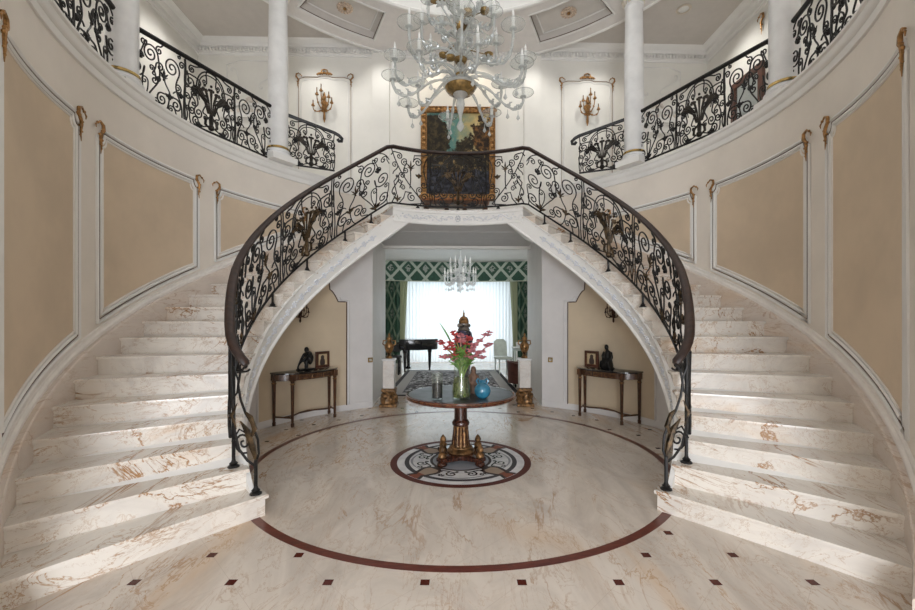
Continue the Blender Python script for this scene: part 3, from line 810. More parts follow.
root=thing('stair_balustrade','black wrought iron balustrade with scrolls and brown handrail following both flights and the landing','railing',(0,ZC+RI,LAND))
HEND=2.17
# handrail: oval section swept along the curve, volute ends
def hr_pts():
    L=[(-(460-px)/412*2.15,2.15+dy,1-(py-320.8)*(2.15)/412) for px,py,dy in ((248.5,364,-.03),(247,361.5,-.028),(243,357.5,-.024),(236.5,351.5,-.016),(231,346,-.006),(227.8,340,.0))]
    P=[Vector(p) for p in L]
    m=90
    for i in range(m+1):
        p=HEND-2*HEND*i/m
        r=RR+.032*max(0,(abs(p)-1.5)/.7)**1.5
        P.append(Vector(pc(r,-p,zb(p)+.595-.03*max(0,(abs(p)-2.0)/.2))))
    for q in reversed(L): P.append(Vector((-q[0],q[1],q[2])))
    m=len(P)
    for _ in range(5):
        Q=[p.copy() for p in P]
        for i in list(range(2,12))+list(range(m-12,m-2)): P[i]=(Q[i-1]+Q[i]*2+Q[i+1])/4
    return P
P=hr_pts(); q=MB(); rings=[]
for i,p in enumerate(P):
    tn=(P[min(i+1,len(P)-1)]-P[max(i-1,0)]).normalized(); sd=tn.cross(Vector((0,0,1))).normalized(); up=sd.cross(tn)
    sc=1.0 if 0<i<len(P)-1 else .72
    rings.append([p+sd*(.026*sc*math.cos(a))+up*(.020*sc*math.sin(a)) for a in [2*PI*j/10 for j in range(10)]])
q.loft(rings); obj('handrail',q,RAILW,root)
def rad(p): return RR+.032*max(0,(abs(p)-1.5)/.7)**1.5
q=MB(); q.tube([pc(rad(p),p,zb(p)) for p in [-2.19+4.38*i/100 for i in range(101)]],.0095,6); obj('bottom_rail',q,IRON,root)
def Fstair(sg,p0):
    return lambda s,t,off=0: pc(rad(p0+s/RR)-off,sg*(p0+s/RR),zb(p0+s/RR)+.006+t)
def emit(fn,F,w,**k):
    a,b2=MB(),Multi(); fn(a,b2,F,w,**k)
    o=obj('scroll_panel',a,IRON,root); b2.emit(BRONZE,o)
emit(panel_palm,lambda s,t,off=0: pc(RR-off,(s-.31)/RR,zb(0)+.006+t),.62)
for sg in (-1,1):
    emit(panel_lily,Fstair(sg,.212),.435)
    emit(panel_scroll,Fstair(sg,.513),.63)
    emit(panel_palm,Fstair(sg,.945),.60)
    emit(panel_scroll,Fstair(sg,1.36),.56,flip=True)
    emit(panel_lily,Fstair(sg,1.745),.36,flip=True)
    # end piece by the newel: slim scrolls seen edge on
    a,b2=MB(),Multi()
    def N(px,py,y=2.16): return (sg*(460-px)/412*y, y, 1-(py-320.8)*y/412)
    t_=lambda pts,r=.0065,y=2.16: a.tube([N(px,py,y) for px,py in pts],r,6)
    t_([(254,464),(247,459),(239,448),(235,432),(233,412),(231,385),(230,352)])
    t_([(254,464),(258,452),(257,438),(252,424),(245,412),(240,398),(238,384),(240,372),(246,364)])
    t_([(243+9*(1-i/26)*math.cos(1.2+i*.42),441+11*(1-i/26)*math.sin(1.2+i*.42)) for i in range(25)],.0055)
    t_([(244+6*(1-i/22)*math.cos(.5+i*.42),366+6*(1-i/22)*math.sin(.5+i*.42)) for i in range(20)],.0055)
    t_([(232,440),(239,428),(246,432)],.005); t_([(231,400),(237,392),(238,380),(233,366)],.005)
    b2.next(); b2.tube([N(*p) for p in ((256,462),(252,446),(247,430),(240,420))],[.004,.017,.016,.003],6)
    b2.next(); b2.tube([N(*p) for p in ((249,440),(254,428),(250,416),(243,409))],[.004,.014,.012,.002],6)
    b2.next(); b2.tube([N(*p) for p in ((236,428),(232,414),(237,402))],[.003,.011,.002],6)
    o=obj('scroll_panel',a,IRON,root); b2.emit(BRONZE,o)
    emit(panel_lily,Fstair(sg,1.985),.27)
    # posts with flared feet
    def post(p,zbase,ztop,r=None,name='post'):
        x,y,_=pc(r or rad(p),sg*p,0); g=MB()
        g.tube([(x,y,zbase+.02),(x,y,ztop)],.0095,6); o=obj(name,g,IRON,root)
        g=MB(); g.lathe([(.030,0),(.030,.006),(.018,.014),(.022,.020),(.012,.030),(.008,.045)],10,(x,y,zbase)); obj('post_foot',g,IRON,o)
    x1,y1=-1.066,2.142; p1=math.atan2(-x1,y1-ZC); r1=math.hypot(x1,y1-ZC); post(p1,RISE,.285,r1)
    x1,y1=-1.222,2.226; p1=math.atan2(-x1,y1-ZC); r1=math.hypot(x1,y1-ZC); post(p1,2*RISE,.93,r1)
    for k in (6,10,13,16,18):
        p=phk(k)-.045; post(p,k*RISE,zb(p))
    post(.30,LAND,zb(.3))
post_=MB(); x,y,_=pc(RR,0,0); post_.tube([(x,y,LAND+.02),(x,y,zb(0))],.0095,6); o=obj('post',post_,IRON,root)
g=MB(); g.lathe([(.030,0),(.030,.006),(.018,.014),(.012,.030),(.008,.045)],10,(x,y,LAND)); obj('post_foot',g,IRON,o)

# gallery railings between the columns
GLEAF=plain('gallery leaf iron',(.035,.028,.022),.4,.5,var=.4)
def gal_rail(s,A,B,z0,z1,zt0,zt1,panels,label,endscroll=False):
    A=(s*A[0],A[1]); B=(s*B[0],B[1]); L=math.hypot(B[0]-A[0],B[1]-A[1])
    rt=thing('gallery_railing',label,'railing',((A[0]+B[0])/2,(A[1]+B[1])/2,GAL))
    def F(u,t,off=0):
        f=u/L; h=(zt0+(zt1-zt0)*f)-(z0+(z1-z0)*f)
        return (A[0]+(B[0]-A[0])*f,A[1]+(B[1]-A[1])*f,z0+(z1-z0)*f+t/.58*h)
    q=MB(); pts=[F(L*i/10,.59) for i in range(11)]
    if endscroll: pts+=[F(L+.05,.575),F(L+.085,.54),F(L+.08,.50),F(L+.05,.485),F(L+.035,.51)]
    q.tube(pts,.019,8); obj('handrail',q,IRON,rt)
    q=MB(); q.tube([F(0,0),F(L,0)],.010,6); obj('bottom_rail',q,IRON,rt)
    u=0; tot=sum(w for _,w,_ in panels)
    for fn,w,k in panels:
        ww=w/tot*L; a,b2=MB(),Multi(); u0=u
        fn(a,b2,lambda ss,tt,off=0:F(u0+ss,tt),ww,**k); o=obj('scroll_panel',a,IRON,rt); b2.emit(IRON if fn is not panel_palm else GLEAF,o); u+=ww
    return rt
PC=[(2.35,math.radians(54.6)),(2.505,math.radians(89.3))]
colxy=[pc(r,p,0)[:2] for r,p in PC]
for s in (-1,1):
    nm=SIDE[s]
    (xa,ya),(xb,yb_)=colxy
    gal_rail(s,(xb,yb_+.06),(xa+.03,ya-.06),GAL+.02,GAL+.02,3.235,3.225,[(panel_scroll,.55,{}),(panel_palm,.6,{}),(panel_scroll,.58,{'flip':True})],'%s gallery railing of black scrolls between the two white columns'%nm)
    gal_rail(s,(xa-.06,ya+.08),(1.40,4.74),GAL+.03,GAL+.03,3.22,3.12,[(panel_palm,.62,{})],'short %s gallery railing with scroll end beside the framed painting wall'%nm,True)
    gal_rail(s,(2.12,1.55),(xb,yb_-.06),GAL+.02,GAL+.02,3.24,3.235,[(panel_scroll,.5,{}),(panel_palm,.6,{}),(panel_scroll,.5,{'flip':True})],'black scroll railing of the %s gallery at the photo edge nearest the viewer'%nm)

# ------------------------------------------------------------------ columns
def column(x,y,label):
    t=thing('marble_column',label,'column',(x,y,GAL),'gallery columns')
    an=math.atan2(y-ZC,x)
    g=MB(); g.cbox((x,y,GAL+.03),(.28,.28,.06),an); obj('plinth',g,WHITE,t)
    g=MB(); g.lathe([(.128,.06),(.136,.072),(.136,.088),(.124,.10),(.112,.105),(.118,.115),(.118,.125),(.106,.135)],28,(x,y,GAL)); obj('base',g,COLM,t)
    g=MB(); g.lathe([(.104,.135),(.112,.138),(.112,.156),(.104,.16)],28,(x,y,GAL)); obj('gilt_ring',g,BRASS,t)
    H=ZR-GAL
    g=MB(); g.lathe([(.101,.155),(.101,.7),(.098,1.2),(.090,H-.30)],32,(x,y,GAL)); obj('shaft',g,COLM,t)
    g=MB(); g.lathe([(.090,H-.30),(.10,H-.295),(.10,H-.28),(.088,H-.275),(.085,H-.22),(.09,H-.12),(.115,H-.07),(.13,H-.055)],24,(x,y,GAL)); cp=obj('capital',g,COLM,t)
    g=MB(); g.cbox((x,y,ZR-.0265),(.27,.27,.052),an); obj('abacus',g,COLM,cp)
    g=MB()
    for row,(z,r,l,nn) in enumerate(((H-.275,.094,.085,10),(H-.22,.092,.11,10))):
        for k in range(nn):
            a=2*PI*(k+.5*row)/nn; c,sn=math.cos(a),math.sin(a)
            g.tube([(x+c*(r+d),y+sn*(r+d),GAL+z+h) for d,h in ((0,0),(.004,l*.5),(.014,l*.9),(.034,l),(.036,l*.85))],[.012,.022,.019,.012,.004],6)
    for k in range(4):
        a=an+PI/4+k*PI/2; c,sn=math.cos(a),math.sin(a)
        g.ball((x+c*.135,y+sn*.135,GAL+H-.085),.026,8,6); g.tube([(x+c*.09,y+sn*.09,GAL+H-.16),(x+c*.12,y+sn*.12,GAL+H-.11),(x+c*.135,y+sn*.135,GAL+H-.085)],.009,5)
    obj('acanthus_leaves',g,plain('capital cream paint',(.74,.68,.58),.5,var=.1),cp)
for s in (-1,1):
    for (x,y),w in zip(colxy,('slender white marble column far back on the %s gallery edge','thick looking nearer white marble column on the %s gallery edge')):
        column(s*x,y,w%SIDE[s])

# ------------------------------------------------------------------ chandeliers
def chandelier(x,y,zs,tiers,label,stem,bowls,glass,ztop,k=1.0,dish=DISH):
    t=thing('chandelier',label,'chandelier',(x,y,ztop))
    g=MB(); g.lathe(stem,12,(x,y,0)); g.tube([(x,y,stem[-1][1]),(x,y,ztop)],.008*k,6); obj('stem',g,glass,t)
    for r,z,h,mt in bowls:
        g=MB(); g.lathe([(r*.25,z-h),(r*.55,z-h*.92),(r*.9,z-h*.55),(r,z-h*.1),(r*1.04,z),(r*.93,z)],20,(x,y,0)); b_=obj('bowl',g,mt,t)
        g=MB(); g.lathe([(r*1.05,z),(r*1.14,z+h*.2),(r*1.10,z+h*.35),(r*.7,z+h*.4)],20,(x,y,0),flute=.03,fn=10); obj('bowl_rim',g,glass,b_)
    for (n,r0,z0,r1,zc,zlow,dr,ph,up,pend,cupmat) in tiers:
        for i in range(n):
            a=2*PI*(i+ph)/n; c,s_=math.cos(a),math.sin(a)
            W=lambda r,z:(x+c*r,y+s_*r,z)
            pr=bez((r0,z0),(r0+(r1-r0)*.35,z0+up),(r0+(r1-r0)*.55,zlow+(z0-zlow)*.15),(r0+(r1-r0)*.72,zlow+.01),10)
            pr+=bez((r0+(r1-r0)*.72,zlow+.01),(r0+(r1-r0)*.84,zlow-.028),(r1+.012,zlow+.01),(r1,zc),9)[1:]
            m=len(pr); g=MB(); g.tube([W(*p) for p in pr],[(.0098+.0024*math.sin(j*2.2))*k for j in range(m)],6)
            for j in (m//3,m//2,2*m//3,m-5):                        # leaf knots along the arm
                r,z=pr[j]; g.ball(W(r,z+.012*k),(.017*k,.017*k,.013*k),6,4); g.tube([W(r,z),W(r+.012*k,z+.035*k),W(r+.03*k,z+.042*k)],[.005*k,.008*k,.002*k],5)
            ar=obj('arm',g,glass,t)
            cx,cy,_=W(r1,0)
            g=MB(); g.lathe([(.011*k,zc-.012*k),(.026*k,zc-.006*k),(.012*k,zc+.0)],10,(cx,cy,0)); obj('drip_pan',g,glass,ar)
            g=MB(); g.lathe([(.012*k,zc+.001),(dr*.55,zc+.003*k),(dr*.9,zc+.010*k),(dr*1.08,zc+.020*k),(dr*1.16,zc+.022*k)],24,(cx,cy,0),caps=False,flute=.05,fn=8); g.tube([(cx+dr*1.15*math.cos(2*PI*j/24),cy+dr*1.15*math.sin(2*PI*j/24),zc+.022*k) for j in range(24)],.0032*k,4,closed=True); obj('dish',g,dish,ar)
            g=MB(); g.lathe([(.014*k,zc+.002*k),(.012*k,zc+.02*k),(.013*k,zc+.075*k),(.006*k,zc+.085*k),(.008*k,zc+.10*k),(.002*k,zc+.125*k)],8,(cx,cy,0)); obj('candle_sleeve',g,cupmat,ar)
            if pend:
                for d in (.70,.90):
                    g=MB(); px,py,_=W(r0+(r1-r0)*d,0); z=zlow-.012
                    g.tube([(px,py,z),(px,py,z-.03*k)],.0025*k,4); g.lathe([(.002*k,0),(.010*k,-.016*k),(.015*k,-.030*k),(.003*k,-.044*k)],8,(px,py,z-.028*k))
                    obj('pendant',g,glass,ar)
    return t
SLEEVE=plain('white candle sleeve',(.84,.84,.82),.35,var=.02)
AMBER=plain('amber gilded glass',(.36,.235,.085),.2,.55,var=.3,vs=12,coat=.4)
CX,CY=-.0,3.10
ch=chandelier(CX,CY,0,[
    (8,.075,2.775,.50,2.745,2.635,.070,.26,.05,True,SLEEVE),
    (8,.065,2.86,.49,2.955,2.76,.070,.0,.02,False,SLEEVE),
    (6,.055,2.985,.30,3.155,2.975,.055,.35,.05,False,SLEEVE),
    (6,.05,3.20,.24,3.36,3.20,.050,.1,.04,False,SLEEVE)],
    'large multi tier milky glass chandelier hanging in the middle of the hall',
    [(.003,2.415),(.020,2.43),(.030,2.455),(.020,2.48),(.008,2.50),(.012,2.53),(.020,2.56),(.034,2.62),(.026,2.66),(.055,2.69),(.045,2.78),(.024,2.80),(.03,2.84),(.05,2.87),(.03,2.90),(.022,2.95),(.036,3.02),(.05,3.06),(.024,3.10),(.02,3.2),(.05,3.24),(.024,3.29),(.02,3.4),(.045,3.46),(.02,3.52),(.012,3.6)],
    [(.112,2.742,.050,AMBER),(.05,2.955,.035,AMBER),(.05,3.21,.035,AMBER),(.035,2.845,.02,AMBER)],GLASSM,ZR+1.24,1.0)
# glass flowers and leaf sprays between the tiers
g=MB()
for i in range(16):
    a=2*PI*i/16; z=(2.83,2.99,3.12,3.30)[i%4]; L=(.20,.17,.20,.15)[i%4]
    c,s_=math.cos(a),math.sin(a)
    g.tube([(CX+c*.03,CY+s_*.03,z),(CX+c*L*.6,CY+s_*L*.6,z+.08),(CX+c*L,CY+s_*L,z+.13)],[.006,.008,.004],5)
    e=(CX+c*L,CY+s_*L,z+.13)
    for k in range(5):
        b_=2*PI*k/5; g.tube([e,(e[0]+.028*math.cos(b_),e[1]+.028*math.sin(b_),e[2]+.016),(e[0]+.042*math.cos(b_),e[1]+.042*math.sin(b_),e[2]+.006)],[.004,.013,.003],5)
    g.tube([(CX+c*.04,CY+s_*.04,z-.02),(CX+c*L*.5,CY+s_*L*.5,z+.0),(CX+c*L*.7,CY+s_*L*.7,z-.03)],[.005,.014,.003],5)
obj('glass_flowers',g,GLASSM,ch)
for i,(a,r,z) in enumerate(((2.3,.20,3.08),(.2,.22,3.02),(4.1,.13,2.90),(5.0,.17,3.19),(1.2,.15,3.33),(3.4,.2,3.36),(5.6,.22,3.22))):
    g=MB(); g.lathe([(.006,-.02),(.03,-.012),(.036,.008),(.02,.012)],10,(CX+r*math.cos(a),CY+r*math.sin(a),z))
    g.tube([(CX+r*math.cos(a),CY+r*math.sin(a),z),(CX+.03*math.cos(a),CY+.03*math.sin(a),z+.02)],.004,4); obj('gilt_cup',g,AMBER,ch)
# salon chandelier
y=8.0; zq=lambda py:1+(320.8-py)*y/412
chandelier(0,y,0,[(8,.05,zq(278),.30,zq(277),zq(286),.05,.2,.03,True,SLEEVE),(6,.04,zq(270),.19,zq(266),zq(275),.045,.0,.03,True,SLEEVE)],
    'small clear crystal chandelier hanging before the salon window',[(.004,zq(294)),(.03,zq(291)),(.02,zq(287)),(.06,zq(283)),(.05,zq(279)),(.03,zq(274)),(.055,zq(270)),(.03,zq(266)),(.05,zq(262)),(.02,zq(258)),(.008,zq(254))],
    [(.08,zq(281),.05,CRYST)],CRYST,2.36,1.3)
# ------------------------------------------------------------------ centre table and what stands on it
ZT=.48
place(0,ZM,0,metres=True)
t=thing('pedestal_table','round dark topped pedestal table with mahogany rim standing on the inlaid floor medallion','table')
H=ZT*U
g=MB(); g.lathe([(.30,H-.062),(.585,H-.050),(.597,H-.044),(.603,H-.034),(.596,H-.024),(.604,H-.018),(.604,H-.006),(.598,H-.002),(.57,H-.001)],64); top=obj('tabletop',g,MAHOG,t)
g=MB(); g.lathe([(.575,H-.004),(.575,H)],64); obj('marble_inset',g,TOPM,top)
g=MB(); g.lathe([(.6055,H-.0185),(.6075,H-.0165),(.6055,H-.0145),(.600,H-.0165)],64); obj('gilt_line',g,ANTG,top)
g=MB(); g.lathe([(.072,.44),(.070,.60),(.075,H-.075),(.12,H-.055)],20); col=obj('column',g,DMAH,t)
g=MB(); g.lathe([(.078,.385),(.094,.395),(.098,.415),(.092,.435),(.074,.455)],24); obj('column_collar',g,DMAH,col)
g=MB(); g.lathe([(.100,.165),(.094,.20),(.078,.375),(.080,.39)],72,flute=.055,fn=12); obj('fluted_shaft',g,ANTG,col)
g=MB()
for k in range(12):
    a=2*PI*(k+.5)/12; g.tube([((.097)*math.cos(a),(.097)*math.sin(a),.18),((.074)*math.cos(a),(.074)*math.sin(a),.375)],.0085,5)
obj('dark_flutes',g,DMAH,col)
g=MB(); g.lathe([(.12,.092),(.145,.10),(.150,.118),(.138,.132),(.115,.138),(.125,.15),(.12,.162),(.10,.17)],28,flute=.03,fn=14); obj('leaf_collar',g,ANTG,col)
g=MB()
P=[]
for q_ in range(4):
    a0=q_*PI/2+PI/4
    for d,r in ((-.16,.325),(.16,.325)): P.append((r*math.cos(a0+d),r*math.sin(a0+d)))
    for k in (1,2,3):
        aa=a0+.16+(PI/2-.32)*k/4; rr=(.20,.17,.20)[k-1]; P.append((rr*math.cos(aa),rr*math.sin(aa)))
g.loft([[(x*.97,y*.97,.048) for x,y in P],[(x,y,.054) for x,y in P],[(x,y,.088) for x,y in P],[(x*.95,y*.95,.094) for x,y in P]]); bs=obj('base',g,DMAH,t)
for q_ in range(4):
    a=q_*PI/2+PI/4; x,y=.285*math.cos(a),.285*math.sin(a)
    g=MB(); g.lathe([(.028,0.001),(.05,.008),(.056,.024),(.048,.040),(.035,.050)],14,(x,y,0)); obj('foot',g,DMAH,bs)
    g=MB(); g.lathe([(.036,.093),(.044,.102),(.042,.125),(.030,.140),(.022,.146),(.032,.154),(.036,.172),(.028,.198),(.014,.218),(.002,.232)],14,(x,y,0),flute=.05,fn=7); obj('pinecone_finial',g,ANTG,bs)
def tpos(px,Y): return ((px-460)/412*Y,Y,ZT)
def on(px,Y): place(*tpos(px,Y),metres=True)
on(460,2.74)
v=thing('flower_vase','tall waisted clear glass vase of green stems on the centre table','vase')
g=MB(); g.lathe([(.002,.001),(.088,.001),(.096,.02),(.100,.07),(.090,.16),(.074,.26),(.080,.34),(.096,.43),(.092,.43),(.075,.34),(.068,.26),(.084,.16),(.092,.07),(.085,.02),(.002,.012)],28,caps=False); obj('glass_body',g,GLASSV,v)
g=MB(); g.lathe([(.002,.013),(.083,.021),(.090,.07),(.083,.155),(.070,.225),(.002,.226)],24,caps=False); obj('water',g,m_glass('greenish water',tint=(.60,.64,.33),clear=.86),v)
heads=[((438,342),0),((448,343),0),((468,338),0),((441,357),1),((478,352),1),((488,333),1),((489,345),1),((459,334),1),((474,344),1),((452,333),0),((482,358),1)]
nam=['red lily bloom leaning %s in the glass vase','dusky pink bloom leaning %s in the glass vase']
dirs=['furthest left','second left','right of the urn','low on the left with drooping head','low on the right','highest on the far right','far right at mid height','upright before the urn','right at mid height','upright left of the urn','lowest on the right']
for i,((px,py),kind) in enumerate(heads):
    on(460,2.74); rnd=random.Random(i)
    hx=(px-460)/412*2.74*U; hz=(1-(py-320.8)*2.74/412-ZT)*U; hy=rnd.uniform(-.10,.10)
    f=thing('cut_flower',nam[kind]%dirs[i],'flower',group='flowers in the glass vase')
    nx=.045*math.cos(i*2.1)*(.6+.4*rnd.random()); ny=.04*math.sin(i*2.1)
    bx,by=-nx*.9+.03*math.cos(i*1.3),-ny*.9+.03*math.sin(i*1.3)
    st=bez((bx,by,.03),(nx*.4,ny*.4,.22),(nx,ny,.38),(hx*.75,hy*.6,max(.44,hz-.06)),10)+[(hx*.92,hy*.9,hz-.015),(hx,hy,hz)]
    g=MB(); g.tube(st,[.008]*9+[.007,.006,.005,.004],5); obj('stem',g,STEMG,f)
    g=MB()
    m_=len(st)
    def at(f):
        q_=f*(m_-1); i0=min(int(q_),m_-2); w_=q_-i0
        return [st[i0][c]*(1-w_)+st[i0+1][c]*w_ for c in range(3)]
    blooms=[(at(f),k) for f,k in ((1,.75),(.90,1.0),(.80,1.0),(.69,.85))]
    g.tube([q_ for q_,_ in blooms],.007,5)
    for (cx_,cy_,cz_),k in blooms:
        cx_+=rnd.uniform(-.004,.004); cz_+=rnd.uniform(-.004,.004)
        for p_ in range(6):
            a=2*PI*p_/6+rnd.random(); L=.040*k*rnd.uniform(.8,1.25); up=rnd.uniform(-.2,1.0)
            g.tube([(cx_,cy_,cz_),(cx_+L*.6*math.cos(a),cy_+L*.6*math.sin(a),cz_+L*.6*up),(cx_+L*1.2*math.cos(a),cy_+L*1.2*math.sin(a),cz_+L*.6*up)],[.006,.013*k,.003],5)
    obj('petals',g,(PETR,PETP)[kind],f)
    g=MB()
    for k in range(4):
        a=rnd.uniform(0,2*PI); j=5+k
        x,y,z=st[j]; g.tube([(x,y,z),(x+.06*math.cos(a),y+.06*math.sin(a),z+.07),(x+.13*math.cos(a),y+.10*math.sin(a),z+rnd.uniform(.02,.11))],[.004,.014,.001],5)
    obj('leaf',g,LEAF,f)
on(460,2.74)
g=MB(); hx=(438-460)/412*2.74*U; hz=(1-(323-320.8)*2.74/412-ZT)*U
g.tube(bez((0,0,.1),(-.02,0,.4),(-.09,.02,.6),(hx,.02,hz),12),[.006]*8+[.008,.010,.009,.006,.002],5)
g.tube(bez((0,.01,.1),(.02,0,.4),(.05,.02,.5),(.18,.02,.42),12),[.006]*8+[.008,.010,.009,.006,.002],5)
o=obj('leaf_blade',g,LEAF,v)
on(436,2.735)
t=thing('candle_jar','black candle in a clear glass cylinder left of the flower vase','candle')
g=MB(); g.lathe([(.002,.001),(.056,.001),(.058,.27),(.054,.27),(.052,.012),(.002,.012)],24,caps=False); obj('glass_cylinder',g,GLASSV,t)
g=MB(); g.lathe([(.049,.013),(.049,.16),(.044,.166),(.01,.160)],24); cd=obj('candle',g,WAXB,t)
g=MB(); g.tube([(0,0,.158),(.002,0,.185)],.002,4); obj('wick',g,CANDLE,cd)
on(481,2.76)
t=thing('blue_vase','round turquoise blue vase with two small loop handles on the centre table','vase')
g=MB(); g.lathe([(.03,.0),(.045,.004),(.075,.035),(.088,.078),(.080,.118),(.050,.148),(.024,.160),(.020,.172),(.028,.186),(.022,.187),(.012,.172)],28,flute=.012,fn=7); obj('body',g,BLUEG,t)
for s in (-1,1):
    g=MB(); g.tube([(s*.045,0,.148),(s*.062,0,.180),(s*.045,0,.205),(s*.026,0,.185),(s*.03,0,.16)],.009,6); obj('handle',g,BLUEG,t)
def remesh(o,vs):
    m=o.modifiers.new('Remesh','REMESH'); m.mode='VOXEL'; m.voxel_size=vs; m.use_smooth_shade=True
    m2=o.modifiers.new('Smooth','SMOOTH'); m2.iterations=3; return o
on(472.5,2.93)
g=MB(); g.lathe([(.045,.0),(.05,.03),(.042,.09),(.050,.15),(.046,.20),(.025,.235)],14)
g.ball((0,0,.265),(.033,.035,.042)); g.tube([(-.045,0,.20),(-.06,-.02,.13),(-.02,-.05,.12)],[.018,.016,.012],7); g.tube([(.045,0,.20),(.062,-.01,.12),(.03,-.05,.10)],[.018,.016,.012],7)
o=remesh(obj('clay_figurine',g,plain('brown clay',(.17,.095,.06),.6,var=.3,vs=20)),.008); tag(o,'small brown clay figurine behind the blue vase on the centre table','figurine')
on(463.5,3.16)
t=thing('lidded_urn','tall dark blue lidded urn with gilt crown finial behind the flowers','urn')
NAVY=plain('dark glazed porcelain',(.03,.025,.06),.15,0,.5,var=.8,vs=16)
g=MB(); g.lathe([(.062,.0),(.066,.02),(.055,.05),(.062,.16),(.085,.32),(.104,.50),(.108,.60),(.092,.665),(.066,.69)],28); obj('body',g,NAVY,t)
g=MB(); g.lathe([(.11,.565),(.113,.585),(.110,.605)],28); obj('band',g,PETP,t)
SILV=plain('tarnished silver',(.28,.25,.22),.3,.8,var=.4,vs=20)
g=MB(); g.lathe([(.068,.688),(.074,.70),(.060,.715),(.05,.73),(.062,.76)],20)
for k in range(6):
    a=2*PI*k/6; g.ball((.058*math.cos(a),.058*math.sin(a),.745),(.022,.022,.026),8,6)
obj('neck_ring',g,SILV,t)
g=MB(); g.lathe([(.05,.765),(.058,.785),(.052,.82),(.034,.845),(.014,.855),(.010,.875),(.014,.885),(.006,.90),(.003,.935)],20,flute=.05,fn=8); obj('lid',g,ANTG,t)

